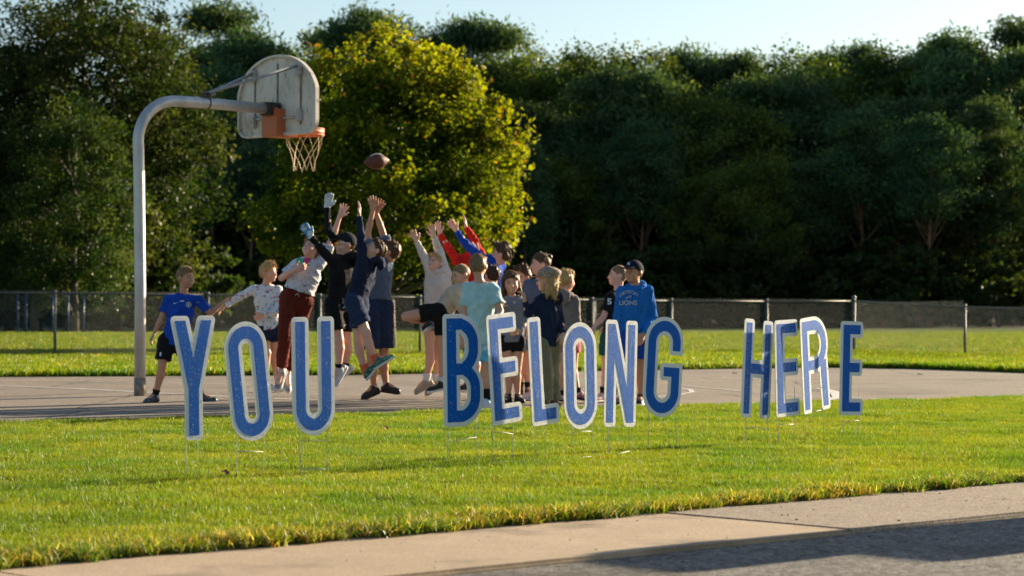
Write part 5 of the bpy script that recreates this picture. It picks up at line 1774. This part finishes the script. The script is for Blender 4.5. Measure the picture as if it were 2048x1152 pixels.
BLACK = cloth('black', (.010, .010, .011)); NAVY = cloth('navy', (.012, .018, .042)); ROYAL = cloth('royal', (.010, .055, .34)); LIONS = cloth('hoodie_blue', (.012, .12, .42))
CREAM = cloth('cream', (.58, .51, .46)); BEIGE = cloth('beige', (.46, .37, .29)); GREY = cloth('grey', (.17, .18, .21)); SLATE = cloth('slate', (.09, .115, .17)); RED = cloth('red', (.50, .018, .014))
MAROON = cloth('maroon', (.115, .020, .012)); AQUA = cloth('aqua', (.38, .56, .57)); OLIVE = cloth('olive', (.16, .15, .095)); TAUPE = cloth('taupe', (.17, .145, .135)); TEAL = cloth('teal', (.01, .085, .095))
WHITE = cloth('white', (.62, .62, .64)); SHGREY = cloth('short_grey', (.13, .13, .15)); NAVYS = cloth('navy_shorts', (.020, .034, .075)); DENIM = cloth('denim', (.09, .15, .25))
FLECK = pattern_mat('print_flecks', (.60, .61, .64), 'flecks'); DOTS = pattern_mat('print_dots', (.58, .59, .64), 'dots'); LEOP = pattern_mat('print_leopard', (.33, .24, .18), 'leopard'); TIE = pattern_mat('print_tiedye', (.55, .68, .74), 'tiedye')
CAMO = pattern_mat('print_camo', (.05, .12, .1), 'camo'); PINK = pattern_mat('print_pink', (.60, .03, .16), 'pinkprint')
SBLK = mat('shoe_black', (.015, .015, .017), (.03, .03, .033), rough=.5, bump=.2); SWHT = mat('shoe_white', (.62, .62, .62), (.5, .5, .52), rough=.5); SGRY = mat('shoe_grey', (.16, .18, .22), (.3, .32, .36), rough=.55, scale=30)
SOLW = mat('sole_white', (.66, .66, .63), rough=.6); SOLB = mat('sole_black', (.02, .02, .02), rough=.7); CLOG = mat('clog_tan', (.36, .29, .22), (.42, .34, .26), rough=.6); SBLUE = mat('shoe_pale_blue', (.35, .52, .66), (.62, .66, .7), rough=.5, scale=30)
SOLY = mat('sole_lime', (.5, .6, .2), rough=.6); SORG = cloth('coral_sock', (.62, .13, .075)); SKBLK = BLACK; SBRN = mat('shoe_brown', (.09, .055, .035), (.14, .09, .06), rough=.6); SRED = mat('shoe_red', (.45, .04, .04), (.6, .6, .6), rough=.5, scale=18)

WALL = 'children in front of the fence'
# 1 ---- boy in blue football jersey at the pole
def ex1(root, base, top, bot, I):
    decal(shape_mesh(swoosh(.055)), top, top, 'chest_mark', 352, 606, 23, m_print_w)
    decal(shape_mesh(ringl(.027, .021)), top, top, 'crest', 377, 609, 23, m_print_w)
    decal(shape_mesh([[(-.005, -.014), (.006, -.012), (.008, .004), (.002, .015), (-.009, .008)]]), top, top, 'crest', 377, 609, 23, m_print_w)
    decal(shape_mesh([[(-.02, .003), (-.018, -.006), (.0, -.004), (.02, -.006), (.02, .003), (0, .007)]]), top, top, 'chest_mark', 364, 602, 23, m_print_w)
    decal(shape_mesh(swoosh(.03)), top, top, 'chest_mark', 397, 604, 23, m_print_w)
    decal(shape_mesh([[(-.008, -.02), (.006, -.02), (.004, -.004), (.012, .004), (.004, .02), (-.008, .014)]]), bot, bot, 'shorts_mark', 321, 708, 23, m_print_w)


person(23.0, (372, 556), 52, [(337, 599, .0), (397, 600, -.02)], [(324, 634, .0), (420, 627, .02)], [(309, 666, -.02), (444, 607, .05)], [(300, 682, -.03), (458, 595, .06)],
       (349, 680), [(324, 730, -.05), (383, 740, .12)], [(311, 789, 0), (402, 791, .22)], 'boy in a blue football jersey and black shorts beside the hoop pole', feet=((-30, -8), (80, 0)),
       skin='tan', hair='sandy', hstyle='short', top='jersey', sleeve='short', topm=ROYAL, hem=.05, botm=BLACK, bfr=.82, bloose=1.12, sockm=SKBLK, sockh=.32, shoem=mat('boot_teal', (.02, .035, .045), (.10, .14, .16), rough=.4, scale=30), solem=SOLB,
       collar=m_print_w, extra=ex1, curl=(.5, .25), palm=[(1, 0, 0), (0, 0, -1)], spread=(.7, .6), smile=True)
# 2 ---- boy in white flecked sweatshirt
person(26.0, (538, 546), 60, [(507, 579, .0), (556, 580, .02)], [(478, 594, .02), (558, 620, -.08)], [(452, 612, 0), (527, 630, -.16)], [(438, 622, 0), (512, 636, -.18)],
       (538, 655), [(534, 706, -.05), (549, 704, .05)], [(532, 766, 0), (556, 768, .1)], 'blond boy in a white sweatshirt with coloured flecks, one arm stretched back', feet=((60, 0), (60, 0)), k=1.06,
       skin='mid', hair='light', hstyle='mop', top='sweater', sleeve='long', topm=FLECK, hem=.03, botm=NAVY, bfr=.55, sockm=WHITE, sockh=.2, shoem=SWHT, solem=SOLW, curl=(.5, .9), palm=[(0, 0, -1), (0, 1, 0)], spread=(.6, .2))
# 3 ---- boy in maroon pants
def ex3(root, base, top, bot, I):
    G1 = mat('print_green', (.08, .55, .18), (.03, .30, .25), rough=.7, scale=60); P1 = mat('print_magenta', (.55, .04, .22), rough=.7); K1 = mat('print_black', (.02, .02, .03), rough=.7)
    blob = lambda r, a, s: [[(r * (1 + a * math.sin(i * 2.1 + s) + a * math.sin(i * 3.7 + s)) * math.cos(i * .5236), r * .8 * (1 + a * math.sin(i * 1.3 + s)) * math.sin(i * .5236)) for i in range(12)]]
    decal(shape_mesh(blob(.045, .2, 1)), top, top, 'chest_print', 601, 522, 23.8, G1); decal(shape_mesh(blob(.035, .25, 2)), top, top, 'chest_print', 611, 530, 23.8, G1, off=.005)
    decal(shape_mesh(blob(.038, .3, 4)), top, top, 'chest_print', 614, 521, 23.8, P1, off=.006); decal(shape_mesh(blob(.02, .3, 5)), top, top, 'chest_print', 621, 516, 23.8, K1, off=.007)
    bm = bmesh.new(); c_ = I['pe'] + I['tor'] * .05 - Vector((0, .11, 0)); tube(bm, [c_, c_ + Vector((.012, -.005, -.012)), c_ + Vector((.016, -.008, -.035))], .0028, 5); tube(bm, [c_, c_ + Vector((-.014, -.005, -.010)), c_ + Vector((-.02, -.008, -.025))], .0028, 5)
    link('drawstring', bm_mesh('drawstring', bm, m_print_w, True), None, bot)


person(23.9, (621, 498), -28, [(592, 531, -.02), (640, 528, .06)], [(563, 556, -.04), (664, 478, .14)], [(588, 541, -.2), (679, 434, .15)], [(600, 536, -.22), (687, 415, .15)],
       (594, 596), [(570, 672, -.1), (590, 672, .12)], [(563, 741, .0), (575, 748, .16)], 'leaping boy in a white dotted t-shirt and dark red trousers, leaning back', pitch=28, feet=((-30, -60), (20, -50)), k=1.16,
       skin='fair', hair='sandy', hstyle='short', top='tee', sleeve='short', topm=DOTS, hem=-.065, botm=MAROON, bottom='pants', bfr=.90, bloose=1.05, sockm=WHITE, sockh=.1, shoem=SGRY, solem=SOLW, fat=1.12, extra=ex3,
       curl=(.7, .2), palm=[(0, 1, 0), (0, -1, 0)], spread=(.3, 1.3), thumb=(1, 1), headk=.97)
# 4 ---- boy in black with cap and sunglasses
def ex4(root, base, top, bot, I):
    HP, hk = I['HP'], I['hk']
    om = mat('lens_orange', (.95, .32, .03), (.9, .5, .05), rough=.12, spec=.9, scale=30)
    for sg in (-1, 1):
        bm = bmesh.new(); bmesh.ops.create_uvsphere(bm, u_segments=12, v_segments=8, radius=1, matrix=Matrix.Translation(HP(.034 * sg, .084, .006)) @ Matrix((I['r'], I['f'], I['u'])).transposed().to_4x4() @ Matrix.Rotation(-sg * .5, 4, 'Z') @ Matrix.Diagonal((.031, .008, .019, 1)))
        sgl = link('lens', bm_mesh('lens', bm, om, True), None, root)
        bm = bmesh.new(); tube(bm, [HP(.062 * sg, .074, .012), HP(.080 * sg, .02, .010), HP(.082 * sg, -.02, .006)], [.007, .006, .004], 6)
        link('spectacle_arm', bm_mesh('spectacle_arm', bm, m_print_w, True), None, root)
    F = Field(*bounds([I['pe']], .2), .0085)
    hp = I['pe'] - I['tor'] * .045
    F.cap(hp, hp + I['tor'] * .05, .135 * 1.0, .13, Vector((1, 0, 0)), .72, .001, cuta=0., cutb=0.)
    V, Q = F.mesh(); add_part('undershirt_hem', V, Q, cloth('pale_undershirt', (.35, .45, .52)), root)
    decal(shape_mesh(swoosh(.035)), bot, bot, 'shorts_mark', 691, 650, 23.4, m_print_w)


GW = mat('glove_white', (.62, .63, .65), (.5, .52, .56), rough=.6, scale=30); GB = mat('glove_blue', (.05, .25, .55), (.62, .63, .66), rough=.6, scale=24, lo=.45, hi=.52)
person(23.4, (690, 489), -68, [(664, 521, -.12), (703, 521, .12)], [(641, 497, -.2), (657, 462, -.02)], [(622, 474, -.22), (654, 415, .0)], [(612, 458, -.22), (657, 398, .0)],
       (677, 607), [(678, 681, -.08), (693, 685, .08)], [(678, 734, -.06), (691, 731, .1)], 'boy in black hoodie, cap and orange sunglasses leaping with gloved hands up', pitch=4, feet=((-50, -55), (-60, -35)), k=1.14,
       skin='fair', hair='brown', hstyle='buzz', top='hoodie', sleeve='long', topm=BLACK, hem=.03, hood=(1, .4, 0), botm=BLACK, bfr=.72, bloose=1.05, sockm=SKBLK, sockh=.22, shoem=SWHT, solem=SOLW, cap='ball', capm=cloth('cap_black', (.014, .014, .016)),
       glove=(GB, GW), curl=(.3, .35), palm=[(-.4, -1, .3), (.2, -1, 0)], spread=(1.1, .6), thumb=(1, 1), extra=ex4, chest_off=(0, 0), headk=1.02)
# 5 ---- boy in navy hoodie, coral socks
person(22.8, (749, 501), -75, [(724, 524, -.08), (742, 530, .12)], [(722, 474, -.1), (741, 566, .2)], [(718, 432, -.1), (728, 598, .16)], [(720, 408, -.1), (724, 612, .14)],
       (714, 600), [(733, 669, -.1), (716, 680, .05)], [(751, 720, -.06), (730, 742, .1)], 'boy in a navy hoodie, coral socks and patterned shoes, head thrown back', pitch=40, feet=((70, 30), (70, 48)), k=1.10,
       skin='fair', hair='brown', hstyle='short', top='hoodie', sleeve='long', topm=NAVY, hem=.01, hood=(1, .3, 0), botm=NAVYS, bfr=.70, bloose=1.14, sockm=SORG, sockh=.42, shoem=CAMO, solem=SOLW,
       curl=(.25, .3), palm=[(-1, -.15, 0), (0, -1, 0)], spread=(.5, .8), thumb=(1, 1), eyes=True)
# 6 ---- boy in slate tee
person(23.9, (779, 504), -100, [(746, 509, -.05), (776, 503, .05)], [(735, 468, -.02), (764, 461, .06)], [(746, 421, .0), (752, 425, .05)], [(744, 400, 0), (763, 405, .05)],
       (754, 610), [(743, 722, -.08), (767, 720, .05)], [(748, 773, -.02), (772, 768, .08)], 'boy in a slate t-shirt and long navy shorts, both bare arms up', pitch=18, feet=((-40, -15), (50, -5)), k=1.17,
       skin='tan', hair='brown', hstyle='short', top='tee', sleeve='short', topm=SLATE, hem=-.055, botm=NAVYS, bfr=.78, bloose=1.2, sockm=WHITE, sockh=.08, shoem=SBLK, solem=SOLB, curl=(.15, .35), palm=[(-.2, -1, 0), (0, -1, .2)], spread=(1.3, 1.3), thumb=(1, -1))
# 7 ---- kid in cream hoodie, both arms up
person(23.9, (871, 527), -40, [(862, 548, .0), (893, 549, .03)], [(849, 514, -.02), (880, 507, .02)], [(834, 484, -.04), (868, 474, .0)], [(823, 462, -.05), (864, 455, 0)],
       (872, 626), [(860, 706, -.05), (876, 704, .07)], [(853, 760, -.02), (872, 762, .1)], 'child in a cream hoodie, white socks and tan clogs jumping with both arms raised', pitch=22, feet=((-70, -28), (-60, -30)), k=1.06,
       skin='fair', hair='light', hstyle='short', top='hoodie', sleeve='long', topm=CREAM, hem=.03, hood=(.8, .6, 0), botm=SHGREY, bfr=.45, bloose=1.0, sockm=WHITE, sockh=.45, shoem=CLOG, solem=CLOG, curl=(.2, .25), palm=[(.2, -1, 0), (-.2, -1, 0)], spread=(1.3, 1.1), thumb=(1, -1), headk=.9)
# 8 ---- kid in red
person(24.6, (943, 536), -70, [(915, 523, -.06), (962, 510, .1)], [(896, 494, -.08), (946, 476, .1)], [(880, 468, -.1), (932, 455, .1)], [(874, 446, -.1), (929, 434, .1)],
       (944, 640), [(936, 710, -.05), (950, 710, .05)], [(936, 768, 0), (952, 770, .06)], 'child in bright red long sleeves, mostly hidden, both arms reaching up left', pitch=25, feet=((-60, 0), (-60, 0)), k=1.06,
       skin='fair', hair='brown', hstyle='short', top='sweater', sleeve='long', topm=RED, hem=.02, botm=BLACK, bfr=.7, sockm=WHITE, sockh=.3, shoem=SBLK, solem=SOLW, curl=(.2, .2), palm=[(0, -1, 0), (-1, -.2, 0)], spread=(1, .4), thumb=(1, 1))
# 9 ---- bending boy, raised leg
person(22.9, (921, 551), -58, [(905, 584, -.12), (934, 578, .12)], [(925, 618, -.12), (944, 612, .12)], [(950, 634, -.05), (960, 634, .1)], [(962, 640, -.02), (972, 640, .1)],
       (885, 622), [(812, 633, -.12), (884, 700, .08)], [(853, 645, .12), (884, 764, .08)], 'short-haired boy in a beige sweatshirt tipping forward with one bare knee lifted', pitch=-12, feet=((-20, -10), (-60, -10)), k=1.10,
       skin='mid', hair='sandy', hstyle='buzz', top='sweater', sleeve='long', topm=BEIGE, hem=-.02, botm=BLACK, bfr=.60, bloose=1.05, sockm=WHITE, sockh=.3, shoem=SBLK, solem=SOLW, curl=(.7, .7), palm=[(0, -1, 0), (0, -1, 0)], spread=(.3, .3), headk=.98)
# 10 ---- blue sleeves
person(24.3, (1002, 509), -100, [(963, 516, -.14), (1002, 532, .12)], [(931, 487, -.2), (972, 520, .15)], [(913, 462, -.22), (956, 505, .18)], [(901, 444, -.22), (945, 494, .18)],
       (990, 626), [(978, 700, -.05), (994, 700, .05)], [(978, 757, 0), (996, 760, .06)], 'brown-haired boy in a bright blue long-sleeved top stretching up behind the others', pitch=12, feet=((-60, 0), (-60, 0)), k=1.10,
       skin='fair', hair='brown', hstyle='mop', top='sweater', sleeve='long', topm=ROYAL, hem=.02, botm=NAVY, bfr=.7, sockm=WHITE, sockh=.3, shoem=SBLK, solem=SOLW, curl=(.3, .5), palm=[(-.3, -1, .2), (0, -1, 0)], spread=(1, .6), thumb=(1, 1))
# 11 ---- light aqua tee from behind
person(21.6, (957, 533), 165, [(936, 575, .0), (986, 575, .0)], [(929, 627, -.02), (1001, 622, -.1)], [(925, 674, -.05), (992, 650, -.25)], [(923, 692, -.06), (982, 644, -.3)],
       (959, 680), [(946, 748, .0), (971, 748, .0)], [(946, 799, .03), (976, 800, .0)], 'boy in an aqua t-shirt and tie-dye shorts with his back turned', feet=((150, 0), (-60, 0)), k=1.04,
       skin='mid', hair='sandy', hstyle='short', top='tee', sleeve='short', topm=AQUA, hem=.045, loose=1.15, botm=TIE, bfr=.62, bloose=1.05, sockm=SKBLK, sockh=.8, shoem=SBLUE, solem=SOLW, curl=(.6, .8), palm=[(0, 1, 0), (0, 1, 0)], spread=(.3, .2), eyes=False, thumb=(-1, 1))
# 12 ---- hidden dark-haired child
person(23.6, (984, 552), -150, [(966, 590, .0), (1004, 590, .0)], [(960, 632, .0), (1012, 632, .0)], [(966, 664, -.1), (1010, 664, -.1)], [(970, 676, -.1), (1008, 676, -.1)],
       (984, 668), [(976, 726, -.02), (994, 726, .02)], [(976, 784, 0), (994, 784, .0)], 'dark-haired child nearly hidden between the aqua t-shirt and the smiling girl', feet=((-150, 0), (-150, 0)), k=.98,
       skin='mid', hair='dark', hstyle='short', top='tee', sleeve='short', topm=BLACK, hem=.03, botm=NAVY, bfr=.7, sockm=WHITE, sockh=.3, shoem=SBLK, solem=SOLW, eyes=False)
# 13 ---- smiling girl
def ex13(root, base, top, bot, I):
    decal(shape_mesh([[(.012 * math.cos(i * .6283), .012 * math.sin(i * .6283)) for i in range(10)]]), top, top, 'chest_badge', 1029, 605, 22.7, m_print_w)


person(22.7, (1022, 567), 8, [(1003, 603, .0), (1042, 605, .0)], [(994, 640, .02), (1051, 643, .0)], [(998, 614, -.15), (1040, 662, -.12)], [(1003, 606, -.17), (1033, 664, -.16)],
       (1024, 676), [(1018, 737, -.03), (1034, 738, .0)], [(1017, 790, .0), (1035, 791, .02)], 'smiling girl with long brown hair in a grey hoodie and black shorts', pitch=-3, roll=4, feet=((-20, 0), (20, 0)), k=.97,
       skin='mid', hair='brown', hstyle='long', top='hoodie', sleeve='long', topm=GREY, hem=.03, hood=(0, 1, 0), botm=BLACK, bfr=.42, bloose=.95, sockm=SKBLK, sockh=.12, shoem=SBLK, solem=SOLB, curl=(.9, .8), palm=[(0, -1, 0), (0, 1, 0)], spread=(.2, .2), smile=True, extra=ex13, headk=1.06)
# 14 ---- curly head behind her
person(24.2, (1043, 553), -40, [(1028, 588, .0), (1064, 588, .0)], [(1022, 628, .0), (1070, 628, .0)], [(1028, 658, -.1), (1066, 658, -.1)], [(1032, 668, -.1), (1062, 668, -.1)],
       (1047, 664), [(1040, 722, -.02), (1054, 722, .02)], [(1040, 776, 0), (1056, 776, .0)], 'child with curly brown hair half hidden behind the smiling girl', feet=((-10, 0), (10, 0)), k=1.0,
       skin='mid', hair='brown', hstyle='mop', top='tee', sleeve='short', topm=BLACK, hem=.03, botm=DENIM, bfr=.6, sockm=SKBLK, sockh=.4, shoem=SBRN, solem=SOLB)
# 15 ---- kid with bun, slate top
person(23.5, (1080, 529), -75, [(1057, 570, -.03), (1100, 572, .03)], [(1052, 615, -.05), (1108, 618, .05)], [(1056, 650, -.1), (1100, 650, -.05)], [(1058, 664, -.1), (1096, 664, -.05)],
       (1078, 662), [(1070, 722, -.02), (1088, 722, .02)], [(1068, 784, 0), (1090, 785, .0)], 'child with a hair bun and slate top behind the spotted cap', feet=((-60, 0), (-60, 0)), k=1.10,
       skin='fair', hair='brown', hstyle='bun', top='tee', sleeve='short', topm=SLATE, hem=.03, botm=DENIM, bfr=.6, sockm=WHITE, sockh=.2, shoem=SWHT, solem=SOLW, collar=m_print_w)
# 16 ---- girl with leopard cap
person(21.7, (1094, 561), -80, [(1080, 601, -.04), (1110, 599, .08)], [(1056, 628, -.12), (1121, 641, .08)], [(1050, 603, -.14), (1126, 668, -.04)], [(1047, 587, -.14), (1126, 684, -.06)],
       (1094, 684), [(1092, 748, -.04), (1103, 748, .06)], [(1094, 802, -.02), (1112, 802, .08)], 'girl in a spotted baker cap, navy hoodie and wide olive trousers', pitch=0, feet=((-70, 0), (-60, 0)), k=1.02,
       skin='mid', hair='light', hstyle='long', top='hoodie', sleeve='long', topm=NAVY, hem=.035, hood=(1, .5, 0), botm=OLIVE, bottom='pants', bfr=1.0, bloose=1.13, shoem=SBRN, solem=SOLB, cap='baker', capm=LEOP, curl=(.8, .7), palm=[(-1, 0, 0), (0, 1, 0)], spread=(.2, .2), headk=1.02)
# 17 ---- taupe hoodie, pink shorts
person(22.8, (1132, 562), 140, [(1117, 598, .0), (1148, 600, .02)], [(1120, 640, -.05), (1154, 642, .0)], [(1118, 670, -.1), (1150, 676, -.05)], [(1118, 686, -.1), (1149, 692, -.06)],
       (1133, 674), [(1126, 734, -.03), (1146, 732, .02)], [(1124, 788, .0), (1156, 784, .02)], 'child in a taupe hoodie and pink patterned shorts seen from behind', feet=((160, 0), (100, -10)), k=1.0,
       skin='mid', hair='light', hstyle='short', top='hoodie', sleeve='long', topm=TAUPE, hem=.04, hood=(-.4, -1, 0), botm=PINK, bfr=.50, bloose=.95, sockm=SKBLK, sockh=.3, shoem=SRED, solem=SOLB, curl=(.6, .6), palm=[(0, 1, 0), (0, 1, 0)], spread=(.2, .2), headk=1.04)
# 18 ---- black tee in profile
def ex18(root, base, top, bot, I):
    decal(shape_mesh([[(-.02, .03), (.018, .03), (.018, .018), (-.006, .018), (-.006, .006), (.012, .008), (.022, -.008), (.014, -.028), (-.02, -.03), (-.022, -.016), (.004, -.017), (.008, -.006), (-.02, -.006)]]), top, top, 'shirt_number', 1219, 603, 22.9, m_print_w)


person(22.9, (1235, 552), -82, [(1222, 594, -.08), (1244, 593, .08)], [(1207, 634, -.12), (1240, 634, .0)], [(1189, 654, -.16), (1215, 652, .0)], [(1178, 662, -.18), (1202, 660, .0)],
       (1226, 672), [(1212, 735, -.06), (1230, 735, .06)], [(1207, 788, -.04), (1228, 789, .08)], 'boy in a black t-shirt and teal shorts, face in profile', pitch=6, feet=((-40, 0), (-80, 0)), k=1.02,
       skin='fair', hair='sandy', hstyle='buzz', top='tee', sleeve='short', topm=BLACK, hem=.035, botm=TEAL, bfr=.62, bloose=1.15, sockm=SKBLK, sockh=.5, shoem=SRED, solem=SOLW, curl=(.4, .4), palm=[(0, 0, -1), (0, 0, -1)], spread=(.6, .6), extra=ex18, headk=.98)
# 19 ---- blue hoodie boy
def ex19(root, base, top, bot, I):
    decal(sd_text('DETROIT', .046), top, top, 'hoodie_lettering', 1258, 584, 22.5, m_print_grey, bend=4.5)
    decal(sd_text('LIONS', .064), top, top, 'hoodie_lettering', 1256, 606, 22.5, m_print_grey)
    lion = [[(-.040, -.012), (-.030, -.004), (-.012, -.002), (.002, .010), (.010, .020), (.024, .022), (.036, .012), (.038, .004), (.028, .004), (.024, -.006), (.034, -.016), (.024, -.016), (.012, -.004), (.0, -.008), (-.010, -.010), (-.016, -.024), (-.024, -.022), (-.020, -.010), (-.034, -.020)]]
    lion = [[(x * .8, y * .8) for x, y in lion[0]]]
    decal(shape_mesh(lion), top, top, 'lion_emblem', 1257, 594, 22.5, m_print_grey)


def ex19b(root, base, top, bot, I):
    ex19(root, base, top, bot, I)
    HP = I['HP']; bm = bmesh.new(); box(bm, HP(0, .086, .078), (.028, .006, .026), Matrix((I['r'], I['f'], I['u'])).transposed())
    link('cap_emblem', bm_mesh('cap_emblem', bm, mat('emblem_blue', (.25, .42, .62), rough=.6)), None, root)
    F = Field(*bounds([I['pe'] + I['tor'] * .12], .2), .008)
    c_ = I['pe'] + I['tor'] * .085 + Vector((-.01, -.088, 0))
    F.ell(c_, (.085, .030, .055), (Vector((1, 0, 0)), Vector((0, 1, 0)), Vector((0, 0, 1))), .01); V, Q = F.mesh(); add_part('front_pocket', V, Q, LIONS, top)


person(22.4, (1267, 545), -38, [(1244, 583, -.03), (1295, 582, .05)], [(1235, 630, -.04), (1304, 632, .03)], [(1238, 674, -.08), (1288, 668, -.10)], [(1240, 690, -.1), (1278, 684, -.16)],
       (1266, 674), [(1250, 738, -.05), (1282, 740, .05)], [(1245, 794, .0), (1282, 794, .06)], 'boy in a blue hoodie with grey lettering and a navy cap', pitch=3, feet=((-40, 0), (-10, 0)), k=1.10,
       skin='tan', hair='dark', hstyle='short', top='hoodie', sleeve='long', topm=LIONS, hem=.02, hood=(.5, 1, 0), loose=1.15, botm=ROYAL, bfr=.62, bloose=1.2, sockm=SKBLK, sockh=.2, shoem=SBLK, solem=SOLW, cap='ball', capm=cloth('cap_navy', (.010, .013, .025)), curl=(.6, .6), palm=[(0, 1, 0), (0, 1, 0)], spread=(.3, .3), extra=ex19b, headk=.99)

# ================================================================== unseen bins added right of the frame to cast the long road shade
m_bin = mat('bin_green', (.012, .045, .025), (.018, .06, .032), scale=5, rough=.45)
curb_t = (G(2048, 1025) - LA).dot(cdir)
for j in range(2):
    c_ = LA + cdir * (curb_t + 1.7 + .95 * j) + cper * (walk_w + .33 + .40 * j)
    bn_ = empty('road_shade_bin', (c_.x, c_.y, -.018), rotz=math.atan2(cdir.y, cdir.x), label=('unseen wheeled bin added to shade the road, nearest the kerb' if j == 0 else 'unseen wheeled bin added to shade the road, road side of the pair'), cat='bin', group='unseen bins added to shade the road')
    bm = bmesh.new()
    v = box(bm, (0, 0, .53), (.62, .56, .9))
    for q in v:
        if q.co.z < .5: q.co.x *= .78; q.co.y *= .82
    bmesh.ops.bevel(bm, geom=list(bm.edges), offset=.04, segments=3, affect='EDGES')
    link('bin_body', bm_mesh('bin_body', bm, m_bin, True), None, bn_)
    bm = bmesh.new(); box(bm, (-.01, 0, 1.01), (.68, .60, .07)); bmesh.ops.bevel(bm, geom=list(bm.edges), offset=.025, segments=3, affect='EDGES'); link('lid', bm_mesh('lid', bm, m_bin, True), None, bn_)
    bm = bmesh.new(); tube(bm, [Vector((.36, -.22, 1.0)), Vector((.36, .22, 1.0))], .018, 8); link('handle', bm_mesh('handle', bm, m_bin, True), None, bn_)
    for sg in (-1, 1):
        bm = bmesh.new(); tube(bm, [Vector((.24, .20 * sg, .10)), Vector((.24, .26 * sg, .10))], .10, 18); link('wheel', bm_mesh('wheel', bm, SOLB, True), None, bn_)

# small fallen leaves
m_dl = mat('dead_leaf', (.16, .055, .02), (.26, .11, .04), scale=30)
for i, (px, py, z_) in enumerate([(449, 962, .05), (770, 868, .05), (1470, 748, .012), (1840, 750, .012)]):
    c_ = G(px, py); bm = bmesh.new()
    vs = [bm.verts.new((math.cos(a) * (.03 if q % 2 else .055) * (1 if i < 2 else 1.3), math.sin(a) * (.03 if q % 2 else .05), .012 * math.sin(a * 2))) for q, a in enumerate([2 * math.pi * q / 10 for q in range(10)])]
    ce = bm.verts.new((0, 0, .006))
    for q in range(10): bm.faces.new((ce, vs[q], vs[(q + 1) % 10]))
    o_ = link('fallen_leaf', bm_mesh('fallen_leaf', bm, m_dl), None, None, label=['small brown fallen leaf in the lawn in front of the word YOU', 'small brown fallen leaf on the lawn between YOU and BELONG', 'tan fallen leaf on the court behind the word HERE', 'tan fallen leaf on the court right of the last letter'][i], cat='leaf')
    o_.scale = (.6,) * 3 if i < 2 else (1,) * 3
    o_.location = (c_.x, c_.y, z_); o_.rotation_euler = (.5 if i < 2 else .1, .3 if i < 2 else 0, random.uniform(0, 6))
